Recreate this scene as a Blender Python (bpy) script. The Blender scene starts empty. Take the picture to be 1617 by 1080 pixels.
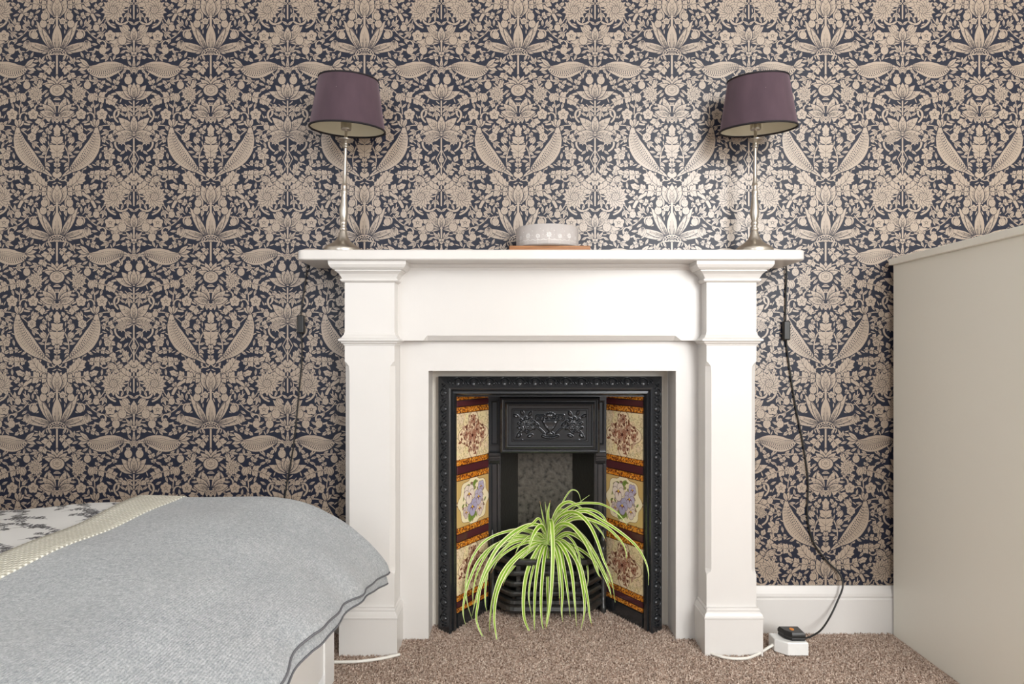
import bpy, math, random
import numpy as np
from mathutils import Vector, Matrix

SC = bpy.context.scene
COL = SC.collection
PI = math.pi
rnd = random.Random(7)

# ---------------------------------------------------------------- camera, light, exposure
CAMZ, F, HX, HY = 0.876, 1100.0, 808.5, 560.0      # eye height, focal length and horizon (px of 1617x1080)
WALL = 2.2                                         # distance of the papered wall
cam_d = bpy.data.cameras.new('camera'); cam = bpy.data.objects.new('camera', cam_d); COL.objects.link(cam)
cam.location = (0, 0, CAMZ); cam.rotation_euler = (PI / 2, 0, 0)
cam_d.sensor_width = 36; cam_d.lens = F / 1617 * 36; cam_d.shift_y = (HY - 540) / 1617
cam_d.clip_start = 0.02
SC.camera = cam
world = bpy.data.worlds.new('world'); SC.world = world; world.use_nodes = True
world.node_tree.nodes['Background'].inputs[0].default_value = (0.75, 0.83, 1, 1)
world.node_tree.nodes['Background'].inputs[1].default_value = 0.6

def area(name, loc, rot, sx, sy, power, color):
    d = bpy.data.lights.new(name, 'AREA'); d.shape = 'RECTANGLE'; d.size = sx; d.size_y = sy
    d.energy = power; d.color = color
    o = bpy.data.objects.new(name, d); COL.objects.link(o); o.location = loc; o.rotation_euler = rot
    return o
# daylight through the right rear window; the left lamp is an added fill
area('window_and_fill_light', (1.42, -1.72, 1.75), (PI / 2, 0, 0), 1.16, 1.8, 104, (1, 0.992, 0.975))
area('window_and_fill_light', (-1.25, -1.72, 1.75), (PI / 2, 0, 0), 1.16, 1.8, 17, (0.97, 0.98, 1))
SC.view_settings.view_transform = 'Standard'; SC.view_settings.look = 'None'
SC.view_settings.gamma = 1; SC.view_settings.exposure = 0.36
SC.view_settings.use_curve_mapping = False

# ---------------------------------------------------------------- helpers
def P(px, py, Y):
    """photo pixel at a distance Y -> point in the room"""
    return ((px - HX) * Y / F, Y, CAMZ + (HY - py) * Y / F)

class MB:
    def __init__(s): s.v = []; s.f = []; s.attr = {}
    def add(s, vs, fs):
        n = len(s.v); s.v += [tuple(p) for p in vs]; s.f += [tuple(i + n for i in f) for f in fs]; return s
    def box(s, x0, x1, y0, y1, z0, z1):
        return s.add([(x0,y0,z0),(x1,y0,z0),(x1,y1,z0),(x0,y1,z0),(x0,y0,z1),(x1,y0,z1),(x1,y1,z1),(x0,y1,z1)],
                     [(0,3,2,1),(4,5,6,7),(0,1,5,4),(1,2,6,5),(2,3,7,6),(3,0,4,7)])
    def strip(s, rows, closed=False, caps=False):
        """rows: list of equal-length point lists, skinned together"""
        n = len(s.v); m = len(rows[0])
        for r in rows: s.v += [tuple(p) for p in r]
        for i in range(len(rows) - 1):
            for j in range(m if closed else m - 1):
                k = (j + 1) % m
                s.f.append((n+i*m+j, n+i*m+k, n+(i+1)*m+k, n+(i+1)*m+j))
        if caps:
            s.f.append(tuple(n + j for j in reversed(range(m))))
            s.f.append(tuple(n + (len(rows)-1)*m + j for j in range(m)))
        return s
    def lathe(s, prof, c=(0,0,0), n=40, sx=1, sy=1, caps=True):
        rows = [[(c[0]+r*sx*math.cos(2*PI*k/n), c[1]+r*sy*math.sin(2*PI*k/n), c[2]+z) for k in range(n)] for r, z in prof]
        return s.strip(rows, True, caps)
    def tube(s, pts, r, n=10, rect=None, up=(0,0,1)):
        """sweep along points; r may be a list; rect = closed (a, b) section in (side, up) axes"""
        pts = [Vector(p) for p in pts]; rows = []
        for i, p in enumerate(pts):
            t = (pts[min(i+1, len(pts)-1)] - pts[max(i-1, 0)]).normalized()
            u = Vector(up)
            if abs(t.dot(u)) > 0.98: u = Vector((1, 0, 0))
            a = t.cross(u).normalized(); b = a.cross(t).normalized()
            rr = r[i] if isinstance(r, (list, tuple)) else r
            if rect: rows.append([p + a*q[0]*rr + b*q[1]*rr for q in rect])
            else: rows.append([p + a*math.cos(2*PI*k/n)*rr + b*math.sin(2*PI*k/n)*rr for k in range(n)])
        return s.strip(rows, True, True)
    def ball(s, c, rx, ry, rz, n=12, m=8, lo=-PI/2):
        rows = []
        for i in range(m + 1):
            a = lo + (PI/2 - lo) * i / m
            rows.append([(c[0]+rx*math.cos(a)*math.cos(2*PI*k/n), c[1]+ry*math.cos(a)*math.sin(2*PI*k/n), c[2]+rz*math.sin(a)) for k in range(n)])
        return s.strip(rows, True, False)
    def mesh(s, name, mat, smooth=False, fix=True):
        me = bpy.data.meshes.new(name); me.from_pydata(s.v, [], s.f)
        if fix:
            import bmesh
            bm = bmesh.new(); bm.from_mesh(me)
            bmesh.ops.recalc_face_normals(bm, faces=bm.faces); bm.to_mesh(me); bm.free()
        if smooth:
            me.polygons.foreach_set('use_smooth', [True] * len(me.polygons))
        for k, a in s.attr.items():
            at = me.attributes.new(k, 'FLOAT', 'POINT'); at.data.foreach_set('value', a)
        if mat: me.materials.append(mat)
        return me
    def build(s, name, mat, parent=None, smooth=False, bevel=0, seg=2, edge=None, loc=None, fix=True):
        o = bpy.data.objects.new(name, s.mesh(name, mat, smooth, fix)); COL.objects.link(o)
        if parent: o.parent = parent
        if loc: o.location = loc
        if bevel:
            b = o.modifiers.new('bevel', 'BEVEL'); b.width = bevel; b.segments = seg; b.limit_method = 'ANGLE'; b.angle_limit = 0.6
            o.data.polygons.foreach_set('use_smooth', [True] * len(o.data.polygons)); b.harden_normals = True
        if edge:   # smooth surface that keeps its hard edges
            e = o.modifiers.new('split', 'EDGE_SPLIT'); e.split_angle = edge
        return o

def thing(name, label, cat, loc=(0,0,0), group=None):
    o = bpy.data.objects.new(name, None); COL.objects.link(o); o.location = loc; o.empty_display_size = 0.05
    return tag(o, label, cat, group)
def tag(o, label=None, cat=None, group=None, kind=None):
    if label: o['label'] = label
    if cat: o['category'] = cat
    if group: o['group'] = group
    if kind: o['kind'] = kind
    return o
def struct(o): o['kind'] = 'structure'; return o
def catmull(pts, n=8):
    pts = [np.array(p, float) for p in pts]; q = [2*pts[0]-pts[1]] + pts + [2*pts[-1]-pts[-2]]; out = []
    for i in range(1, len(q) - 2):
        a, b, c, d = q[i-1:i+3]
        for k in range(n):
            t = k / n
            out.append(0.5*((2*b)+(c-a)*t+(2*a-5*b+4*c-d)*t*t+(3*b-a-3*c+d)*t**3))
    out.append(q[-2]); return [tuple(p) for p in out]

# ---------------------------------------------------------------- materials
def mat(name, color=(0.8,0.8,0.8), rough=0.5, metal=0.0, spec=0.5, **kw):
    m = bpy.data.materials.new(name); m.use_nodes = True
    b = m.node_tree.nodes['Principled BSDF']
    b.inputs['Base Color'].default_value = (*color, 1); b.inputs['Roughness'].default_value = rough
    b.inputs['Metallic'].default_value = metal; b.inputs['Specular IOR Level'].default_value = spec
    for k, v in kw.items(): b.inputs[k].default_value = v
    return m
class NT:
    def __init__(s, m): s.m = m; s.t = m.node_tree; s.b = s.t.nodes['Principled BSDF']
    def n(s, kind, **kw):
        nd = s.t.nodes.new(kind)
        for k, v in kw.items():
            if hasattr(nd, k) and k not in nd.inputs: setattr(nd, k, v)
            else: nd.inputs[k].default_value = v
        return nd
    def l(s, a, b): s.t.links.new(a, b)
    def coord(s, which='Object', scale=(1,1,1), loc=(0,0,0), rot=(0,0,0)):
        tc = s.n('ShaderNodeTexCoord'); mp = s.n('ShaderNodeMapping')
        mp.inputs['Scale'].default_value = scale; mp.inputs['Location'].default_value = loc; mp.inputs['Rotation'].default_value = rot
        s.l(tc.outputs[which], mp.inputs['Vector']); return mp.outputs[0]
    def noise(s, vec, scale, detail=3, rough=0.5):
        n = s.n('ShaderNodeTexNoise'); n.inputs['Scale'].default_value = scale; n.inputs['Detail'].default_value = detail
        n.inputs['Roughness'].default_value = rough; s.l(vec, n.inputs['Vector']); return n.outputs['Fac']
    def ramp(s, fac, stops):
        r = s.n('ShaderNodeValToRGB'); e = r.color_ramp.elements
        while len(e) < len(stops): e.new(0.5)
        for el, (p, c) in zip(e, stops): el.position = p; el.color = (*c, 1)
        s.l(fac, r.inputs[0]); return r.outputs[0]
    def mix(s, fac, a, b):
        m = s.n('ShaderNodeMix', data_type='RGBA')
        for v, i in ((fac, 0), (a, 6), (b, 7)):
            if hasattr(v, 'default_value') or hasattr(v, 'links'): s.l(v, m.inputs[i])
            elif i == 0: m.inputs[0].default_value = v
            else: m.inputs[i].default_value = (*v, 1)
        return m.outputs[2]
    def math(s, op, a, b=0.0):
        m = s.n('ShaderNodeMath', operation=op); m.inputs[2].default_value = 0.30
        for v, i in ((a, 0), (b, 1)):
            if isinstance(v, (int, float)): m.inputs[i].default_value = v
            else: s.l(v, m.inputs[i])
        return m.outputs[0]
    def bump(s, h, strength=0.3, dist=0.002):
        b = s.n('ShaderNodeBump'); b.inputs['Strength'].default_value = strength; b.inputs['Distance'].default_value = dist
        s.l(h, b.inputs['Height']); s.l(b.outputs[0], s.b.inputs['Normal']); return b
    def color(s, c): s.l(c, s.b.inputs['Base Color'])

def paint(name, c, rough=0.38):
    m = mat(name, c, rough); t = NT(m); v = t.coord()
    n1 = t.noise(v, 9, 4); n2 = t.noise(t.coord(scale=(140, 140, 9)), 1, 3)
    t.color(t.mix(t.math('MULTIPLY', n1, 0.5), c, tuple(x*0.93 for x in c)))
    t.bump(t.math('ADD', n1, t.math('MULTIPLY', n2, 0.25)), 0.25, 0.0015); return m
M = {}
M['white'] = paint('white_gloss_paint', (0.72, 0.70, 0.675), 0.33)
M['plaster'] = paint('cream_plaster', (0.76, 0.71, 0.63), 0.6)
M['room'] = mat('pale_wall_paint', (0.87, 0.85, 0.81), 0.8)
M['roomgrey'] = mat('low_bounce_grey_wall', (0.27, 0.275, 0.28), 0.8)  # unseen rear wall, greyed to weaken its reflection in wallpaper and iron
M['ceil'] = mat('ceiling_white', (0.85, 0.85, 0.84), 0.9)
M['dresser'] = mat('white_dresser_foil', (0.91, 0.895, 0.81), 0.42)
M['bedwhite'] = mat('white_bed_lacquer', (0.86, 0.86, 0.85), 0.35)

m = M['iron'] = mat('black_cast_iron', (0.040, 0.043, 0.048), 0.19, 0.5, 0.9); t = NT(m)
t.bump(t.noise(t.coord(), 170, 2), 0.12, 0.0008)
m = M['ironrough'] = mat('sooty_cast_iron', (0.022, 0.022, 0.020), 0.30, 0.0, 0.7); t = NT(m)
t.bump(t.noise(t.coord(), 90, 4), 0.5, 0.002)
m = M['fireback'] = mat('sooty_fireback', (0.05, 0.047, 0.04), 0.3); t = NT(m)
v = t.coord(); n = t.noise(v, 60, 4)
t.color(t.ramp(n, [(0.32, (0.012,0.011,0.01)), (0.48, (0.075,0.068,0.054)), (0.7, (0.11,0.10,0.08))])); t.bump(n, 0.5, 0.003)
M['nickel'] = mat('brushed_nickel', (0.60, 0.56, 0.50), 0.30, 1.0); t = NT(M['nickel'])
t.bump(t.noise(t.coord(scale=(20, 20, 900)), 1, 2), 0.12, 0.0004)
m = M['velvet'] = mat('aubergine_velvet', (0.085, 0.055, 0.085), 0.85, 0, 0.2); t = NT(m)
m.node_tree.nodes['Principled BSDF'].inputs['Sheen Weight'].default_value = 0.4
m.node_tree.nodes['Principled BSDF'].inputs['Sheen Roughness'].default_value = 0.45
m.node_tree.nodes['Principled BSDF'].inputs['Sheen Tint'].default_value = (0.75, 0.6, 0.70, 1)
t.color(t.mix(t.noise(t.coord(scale=(1,1,0.4)), 22, 4), (0.052, 0.034, 0.044), (0.105, 0.066, 0.083)))
M['lining'] = mat('cream_shade_lining', (0.72, 0.68, 0.54), 0.7)
M['trimdark'] = mat('dark_shade_edging', (0.012, 0.009, 0.012), 0.8)
M['black'] = mat('black_plastic', (0.014, 0.014, 0.014), 0.35)
M['cord'] = mat('black_cord', (0.012, 0.012, 0.012), 0.5)
M['whiteplastic'] = mat('white_plastic', (0.82, 0.82, 0.80), 0.3)
M['whitecord'] = mat('white_cord', (0.80, 0.78, 0.72), 0.4)
M['orange'] = mat('orange_mark', (0.8, 0.27, 0.02), 0.4)
M['purple'] = mat('maroon_glazed_strip', (0.085, 0.022, 0.026), 0.1, 0, 0.6)
M['grout'] = mat('dark_joint', (0.03, 0.022, 0.018), 0.8)
M['pot'] = mat('grey_green_pot', (0.16, 0.18, 0.13), 0.5)
M['soil'] = mat('potting_soil', (0.03, 0.022, 0.015), 0.95)

# wood board
m = M['wood'] = mat('oiled_oak', (0.4, 0.2, 0.07), 0.42); t = NT(m)
n = t.noise(t.coord(scale=(5, 60, 90), loc=(3, 0, 0)), 1.6, 5, 0.6); k = t.noise(t.coord(scale=(18, 20, 40)), 1, 2)
t.color(t.mix(t.ramp(k, [(0.60, (0,0,0)), (0.72, (1,1,1))]), t.ramp(n, [(0.3, (0.13,0.042,0.009)), (0.5, (0.31,0.118,0.026)), (0.75, (0.44,0.19,0.05))]), (0.10, 0.04, 0.012)))

# ---------------------------------------------------------------- printed patterns (flat print, drawn here)
class Canvas:
    """small rasteriser; wrap = (period x, period y), mirror axis x=0 and x=period/2 when mirror is set"""
    def __init__(s, w, h, sc, bg, mirror=False, wrap=False):
        s.w, s.h, s.sc, s.mirror, s.wrap = w, h, sc, mirror, wrap
        s.a = np.empty((int(h*sc), int(w*sc), 3), np.float32); s.a[:] = bg
    def copies(s, pts):
        pts = np.asarray(pts, float); out = []
        fl = [pts] if not s.mirror else [pts, np.c_[-pts[:, 0], pts[:, 1]]]
        for q in fl:
            for dx in ((-s.w, 0, s.w) if s.wrap else (0,)):
                for dy in ((-s.h, 0, s.h) if s.wrap else (0,)):
                    r = q + (dx, dy)
                    if r[:, 0].max() < -3 or r[:, 0].min() > s.w+3 or r[:, 1].max() < -3 or r[:, 1].min() > s.h+3: continue
                    out.append(r)
        return out
    def win(s, q, pad):
        x0 = max(0, int((q[:, 0].min()-pad)*s.sc)); x1 = min(s.a.shape[1], int((q[:, 0].max()+pad)*s.sc)+2)
        y0 = max(0, int((q[:, 1].min()-pad)*s.sc)); y1 = min(s.a.shape[0], int((q[:, 1].max()+pad)*s.sc)+2)
        if x1 <= x0 or y1 <= y0: return None
        X = ((np.arange(x0, x1)+0.5)/s.sc)[None, :]; Y = ((np.arange(y0, y1)+0.5)/s.sc)[:, None]
        return x0, x1, y0, y1, X, Y
    def poly(s, pts, c):
        for q in s.copies(pts):
            w = s.win(q, 0)
            if w is None: continue
            x0, x1, y0, y1, X, Y = w; ins = np.zeros((y1-y0, x1-x0), bool)
            p = np.roll(q, -1, 0)
            for (ax, ay), (bx, by) in zip(q, p):
                if ay == by: continue
                ins ^= ((ay > Y) != (by > Y)) & (X < (bx-ax)*(Y-ay)/(by-ay)+ax)
            s.a[y0:y1, x0:x1][ins] = c
    def line(s, pts, wd, c, closed=False):
        pts = np.asarray(pts, float); n = len(pts)
        wd = np.full(n, wd, float) if np.isscalar(wd) else np.interp(np.linspace(0, 1, n), np.linspace(0, 1, len(wd)), wd)
        if closed: pts = np.vstack([pts, pts[:1]]); wd = np.append(wd, wd[0])
        for q in s.copies(pts):
            for i in range(len(q)-1):
                w = s.win(q[i:i+2], wd[i])
                if w is None: continue
                x0, x1, y0, y1, X, Y = w; a, b = q[i], q[i+1]; d = b-a; L = max(d@d, 1e-9)
                u = np.clip(((X-a[0])*d[0]+(Y-a[1])*d[1])/L, 0, 1)
                ww = (wd[i]+(wd[i+1]-wd[i])*u)/2
                s.a[y0:y1, x0:x1][(X-a[0]-u*d[0])**2+(Y-a[1]-u*d[1])**2 < ww*ww] = c
    def disc(s, x, y, r, c, ry=None, ang=0):
        k = np.linspace(0, 2*PI, 22, endpoint=False); ry = ry or r
        ex, ey = r*np.cos(k), ry*np.sin(k)
        s.poly(np.c_[x+ex*math.cos(ang)-ey*math.sin(ang), y+ex*math.sin(ang)+ey*math.cos(ang)], c)
    def image(s, name, data=True):
        h, w, _ = s.a.shape
        im = bpy.data.images.new(name, w, h, alpha=False, float_buffer=False, is_data=data)
        px = np.ones((h, w, 4), np.float32); px[..., :3] = s.a[::-1]
        im.pixels.foreach_set(px.ravel()); im.update(); im.pack(); return im

def bez(p0, p1, p2, p3=None, n=14):
    t = np.linspace(0, 1, n)[:, None]; p0, p1, p2 = map(np.array, (p0, p1, p2))
    if p3 is None: return (1-t)**2*p0+2*t*(1-t)*p1+t*t*p2
    return (1-t)**3*p0+3*t*(1-t)**2*p1+3*t*t*(1-t)*p2+t**3*np.array(p3)
def spine_shape(sp, prof):
    """outline around a spine; prof = half widths along it"""
    sp = np.asarray(sp, float); d = np.gradient(sp, axis=0); d /= np.linalg.norm(d, axis=1)[:, None]+1e-9
    nrm = np.c_[-d[:, 1], d[:, 0]]; w = np.interp(np.linspace(0, 1, len(sp)), np.linspace(0, 1, len(prof)), prof)[:, None]
    return np.vstack([sp+nrm*w, (sp-nrm*w)[::-1]])
ON, OFF = (1, 1, 1), (0, 0, 0)
def shape(cv, pts, c=ON, o=OFF, ow=1.5):
    if ow: cv.line(pts, ow, o, True)
    cv.poly(pts, c)
def petal(cv, x, y, ang, L, W, bend=0.0, vein=1, c=ON, o=OFF, ow=1.9):
    d = np.array([math.cos(ang), math.sin(ang)]); n = np.array([-d[1], d[0]]); b = np.array([x, y])
    sp = bez(b, b+d*L*0.5+n*bend*L*0.5, b+d*L+n*bend*L)
    shape(cv, spine_shape(sp, [0.12*W, 0.34*W, 0.5*W, 0.46*W, 0.28*W, 0.02]), c, o, ow)
    if vein: cv.line(sp[1:-4], [0.7, 0.35], o)
    if vein and W > 7.5:
        dd = np.gradient(sp, axis=0); dd /= np.linalg.norm(dd, axis=1)[:, None]
        for k in (-0.3, -0.17, 0.17, 0.3):
            i1 = 9 if abs(k) < 0.2 else 7
            cv.line([sp[i]+np.array([-dd[i, 1], dd[i, 0]])*k*W*(0.55+0.045*i) for i in range(1, i1)], [0.75, 0.3], o)
    if vein > 1:
        for s_ in (-1, 1):
            for k in (0.25, 0.45, 0.65):
                i = int(k*13); q = sp[i]; dd = sp[i+1]-sp[i]; dd /= np.linalg.norm(dd)
                cv.line([q, q+dd*W*0.35+s_*np.array([-dd[1], dd[0]])*W*0.3], 0.45, o)
    return sp
def acanthus(cv, sp, W, lobes=5, flip=(-1, 1), c=ON, o=OFF):
    """lobed leaf along a spine: solid lobes, parted by the ground, dark veins"""
    sp = np.asarray(sp, float); n = len(sp); parts = []
    for i in range(lobes):
        f = 0.10+0.78*i/max(1, lobes-1); k = min(n-2, int(f*(n-1))); q = sp[k]; d = sp[k+1]-sp[k]; d /= np.linalg.norm(d)+1e-9
        L = W*(1.0-0.75*(f-0.3)**2*2)*(1 if f > 0.2 else 0.75)
        for s_ in flip: parts.append((q, math.atan2(d[1], d[0])+s_*(0.98-0.4*f), L, s_))
    e = (sp[-1]-sp[-2]); parts.append((sp[-2], math.atan2(e[1], e[0]), W*0.85, 0))
    outs = []
    for q, an, L, s_ in parts:
        dd = np.array([math.cos(an), math.sin(an)]); nn = np.array([-dd[1], dd[0]])*s_
        for off, l2, w2 in ((0, L, .50), (.5, .74, .36), (-.5, .74, .36)):
            a2 = an+off; l_ = L if off == 0 else L*l2; p = bez(q, q+l_*.55*np.array([math.cos(a2), math.sin(a2)])-nn*l_*.12, q+l_*np.array([math.cos(a2), math.sin(a2)]), None, 8)
            outs.append(spine_shape(p, [.10*L, .5*w2*L*.7, .5*w2*L, .45*w2*L, .03]))
    for q in outs: cv.line(q, 2.0, o, True)
    cv.line(sp, W*0.30+1.6, o)
    for q in outs: cv.poly(q, c)
    cv.line(sp, [W*0.24, W*0.18, W*0.06], c)
    cv.line(sp, [0.9, 0.5], o)
    for q, an, L, s_ in parts: cv.line([q, q+0.66*L*np.array([math.cos(an), math.sin(an)])], [0.6, 0.3], o)
def daisy(cv, x, y, R, n=14, c=ON, o=OFF):
    for k in range(n): petal(cv, x, y, 2*PI*(k+0.5)/n, R*1.25, R*0.42, 0, 0, c, o, 1.0)
    for k in range(n): petal(cv, x, y, 2*PI*k/n, R, R*0.5, 0, 1, c, o, 0.9)
    cv.disc(x, y, R*0.42, o); cv.disc(x, y, R*0.38, c)
    for k in range(16):
        r = R*0.33*math.sqrt((k+0.5)/16); cv.disc(x+r*math.cos(k*2.4), y+r*math.sin(k*2.4), R*0.04, o)
def rosette(cv, x, y, R, n=5, c=ON, o=OFF):
    for k in range(n):
        a = 2*PI*k/n-PI/2; cv.disc(x+R*0.55*math.cos(a), y+R*0.55*math.sin(a), R*0.52, o)
    for k in range(n):
        a = 2*PI*k/n-PI/2; cv.disc(x+R*0.55*math.cos(a), y+R*0.55*math.sin(a), R*0.44, c)
        cv.line([(x, y), (x+R*0.6*math.cos(a), y+R*0.6*math.sin(a))], 0.5, o)
    cv.disc(x, y, R*0.26, o); cv.disc(x, y, R*0.18, c)
def berry(cv, x, y, R, c=ON, o=OFF):
    cv.disc(x, y, R+0.8, o, (R+0.8)*1.12); cv.disc(x, y, R, c, R*1.12)
    for k in range(9):
        r = R*0.75*math.sqrt((k+0.5)/9); cv.disc(x+r*math.cos(k*2.4), y+r*math.sin(k*2.4), 0.38, o)
    for a in (-2.2, -1.57, -0.94): petal(cv, x, y-R*0.9, a, R*0.9, R*0.5, 0, 0, c, o, 0.6)
def bell(cv, x, y, ang, L, c=ON, o=OFF):
    for b in (-0.55, 0.55, 0): petal(cv, x, y, ang+b, L*(1 if b == 0 else 0.95), L*0.52, -b*0.35, 1 if b == 0 else 0, c, o, 0.9)
def scroll(cv, x, y, a0, L, turn, w0=2.6, c=ON, o=OFF):
    pts = [(x, y)]; a = a0; n = 26
    for k in range(n):
        pts.append((pts[-1][0]+L/n*math.cos(a), pts[-1][1]+L/n*math.sin(a))); a += turn/n*(0.4+1.2*k/n)
    cv.line(pts, [w0*1.15+1.6, w0*1.3+1.6, 2.4], o); cv.line(pts, [w0*1.0, w0*1.25, 1.1], c); cv.disc(pts[-1][0], pts[-1][1], 1.7, c); return pts
def vine(cv, pts, w=2.0, every=5, L=9, c=ON, o=OFF, side0=1):
    cv.line(pts, w+1.4, o); cv.line(pts, [w, w*0.75], c); s_ = side0
    for i in range(2, len(pts)-1, every):
        d = np.asarray(pts[i+1], float)-np.asarray(pts[i], float); a = math.atan2(d[1], d[0])
        petal(cv, pts[i][0], pts[i][1], a+s_*0.85, L, L*0.42, -0.15*s_, 1, c, o, 0.8); s_ = -s_

def wallpaper():
    """generic symmetrical floral damask: 243 x 295 units, mirrored about x=0 and x=121.5"""
    W, H = 243.0, 295.0; cv = Canvas(W, H, 3.6, OFF, True, True); B = 121.5; r = random.Random(11)
    # thin stems that carry everything
    vine(cv, bez((0, 36), (34, 52), (58, 44), (60, 92), 22), 1.9, 4, 10)
    vine(cv, bez((B, 118), (94, 112), (74, 98), (46, 126), 22), 1.8, 4, 10)
    vine(cv, bez((3, 236), (34, 262), (62, 262), (76, 232), 22), 1.8, 3, 11)
    vine(cv, bez((46, 252), (62, 276), (84, 270), (98, 282), 16), 1.6, 3, 9, side0=-1)
    vine(cv, bez((0, 128), (22, 146), (26, 176), (4, 196), 18), 2.0, 4, 10)
    cv.line([(0, -4), (0, 44)], 3.0, ON); cv.line([(B, 60), (B, 236)], 2.2, ON)
    # curled scrolls
    scroll(cv, 60, 238, -2.0, 74, -3.4, 4.6); scroll(cv, 92, 250, 3.5, 40, 3.4, 2.6); scroll(cv, 84, 76, 0.2, 36, 3.6, 2.8)
    scroll(cv, 24, 96, -0.3, 32, -3.4, 2.4); scroll(cv, 100, 150, -2.6, 34, 3.8, 2.4); scroll(cv, 96, 104, -2.4, 32, 3.6, 2.6); scroll(cv, 30, -28, 0.2, 30, -4.4, 2.2)
    for q in ((108, 196, 2.6, 46, -4.2, 3.2), (16, 176, 0.4, 40, 4.0, 2.6), (112, 240, 2.4, 36, 4.4, 2.6), (44, 108, 0.0, 36, -4.0, 2.6), (100, 60, 3.4, 38, -4.2, 2.8), (70, 180, 0.2, 34, 4.4, 2.6), (12, 66, 0.6, 36, 4.2, 2.8), (60, 284, 0.4, 34, -4.2, 2.4)): scroll(cv, *q)
    # leafy sprays
    for sp, w, n in ((bez((B-3, 212), (98, 210), (88, 178)), 15, 5), (bez((14, 206), (36, 206), (44, 168)), 15, 5), (bez((14, 214), (40, 214), (58, 206)), 13, 4),
                     (bez((4, 80), (20, 96), (36, 118)), 14, 4), (bez((5, 10), (20, 20), (28, 46)), 12, 4), (bez((54, 64), (82, 62), (106, 84)), 12, 5),
                     (bez((0, 164), (0, 146), (0, 118)), 17, 4), (bez((78, 206), (92, 200), (98, 196)), 10, 3), (bez((B, 196), (B-4, 204), (B-24, 160)), 12, 4),
                     (bez((26, 70), (40, 72), (52, 84)), 9, 3), (bez((72, 150), (90, 146), (84, 170)), 11, 4), (bez((50, 186), (66, 190), (80, 184)), 11, 4), (bez((70, 130), (86, 136), (92, 120)), 10, 3)):
        acanthus(cv, sp, w, n)
    # big plume leaves with a stippled centre: one lying level, one leaning
    for sp, w in ((bez((116, 22), (96, 6), (66, 38), (44, 14), 26), 12.5), (bez((8, 190), (34, 172), (66, 152), (62, 108), 26), 12.5)):
        out = spine_shape(sp, [0.8, 0.30*w, 0.75*w, w, 0.95*w, 0.6*w, 0.6])
        shape(cv, out, ON, OFF, 2.8); cv.line(sp[2:-4], [0.9, 0.5], OFF)
        d = np.gradient(sp, axis=0); d /= np.linalg.norm(d, axis=1)[:, None]
        for i in range(4, 23):
            for k in (-0.7, -0.46, -0.22, 0.2, 0.42, 0.66):
                q = sp[i]+np.array([-d[i, 1], d[i, 0]])*k*w*(0.95-0.05*abs(i-14))+d[i]*(1.6 if int(k*10) % 2 else 0)
                if k < 0: cv.disc(q[0], q[1], 0.72, OFF, 1.05)
                else: cv.line([q, q+d[i]*1.9], 0.6, OFF)
    for a in (-0.5, 0.05, 0.6): petal(cv, 50, 16, PI+a, 18, 6.5, 0.1, 1)
    for a in (-0.9, -0.35, 0.2): petal(cv, 62, 112, -PI/2+a, 14, 6, 0.1, 1)
    # palmette on the first axis
    for a, L, w, b in ((0.06, 50, 11, -0.20), (-0.36, 46, 9, 0.05), (-0.84, 54, 12, -0.22), (-1.22, 40, 8, 0.10)): petal(cv, 6, -8, a, L, w, b, 2)
    petal(cv, 0, -6, -PI/2, 46, 16, 0, 1)
    for k in range(3): cv.line([(k*2.2, -14), (k*2.0, -32+5*k)], 0.5, OFF)
    k = np.linspace(0, PI, 20); shape(cv, np.c_[15*np.cos(k), -2-11*np.sin(k)], ON, OFF, 1.6)
    for i in range(3):
        for j in range(8):
            a = PI*(j+0.5*(i % 2)+0.3)/8.4; cv.disc((4.5+4*i)*math.cos(a), -2.4-(2.6+2.8*i)*math.sin(a), 0.9, OFF, 1.4, a)
    cv.line([(-17, -1), (0, -4), (17, -1)], 1.5, ON)
    # tulip above it, bud above that
    petal(cv, 3, -62, -PI/2-0.55, 30, 15, 0.22, 2); petal(cv, 3, -62, -PI/2+0.62, 30, 14, -0.25, 2)
    petal(cv, 0, -61, -PI/2, 32, 16, 0, 2); rosette(cv, 9, -55, 5.5, 5); cv.line([(0, -62), (0, -50)], 3.6, ON)
    cv.disc(0, -108, 9, OFF, 7); cv.disc(0, -108, 7.4, ON, 5.4); cv.line(bez((0, -104), (9, -94), (15, -102)), 1.5, ON)
    # round flower lower on the first axis
    for k_ in range(7): petal(cv, 0, 50, PI*(k_+0.5)/7+PI, 21, 8, 0, 1)
    cv.disc(0, 54, 13, OFF, 10.4); cv.disc(0, 54, 11.6, ON, 9.2); rosette(cv, 0, 53, 7, 6)
    for a in (0.25, 0.72, 1.2): petal(cv, 3, 94, -PI/2+a, 32-6*a, 11, 0.12, 2)
    # second axis: winged flower, crown flower, lozenge stem
    for a in (0.10, 0.5, 0.9): petal(cv, B+1, -24, PI+a, 42-10*a, 12, -0.15, 2)
    petal(cv, B, -22, -PI/2, 24, 12, 0, 2); cv.line([(B, -24), (B, 8)], 2.4, ON)
    for a in (0.25, 0.7, 1.12): petal(cv, B+1, 68, PI+a, 34-6*a, 12, 0.12, 2)
    petal(cv, B, 68, -PI/2, 26, 11, 0, 2)
    for a in (0.35, 0.85): petal(cv, B+1, 120, PI+a, 34, 14, -0.12, 2)
    for a in (-0.5, -0.1): petal(cv, B+1, 124, PI+a, 30, 13, 0.15, 2)
    petal(cv, B, 122, -PI/2-0.0, 28, 12, 0, 2)
    cv.line([(B, 148), (B-8, 162), (B, 178), (B+8, 162)], 1.2, ON, True); berry(cv, B, 164, 4)
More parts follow.
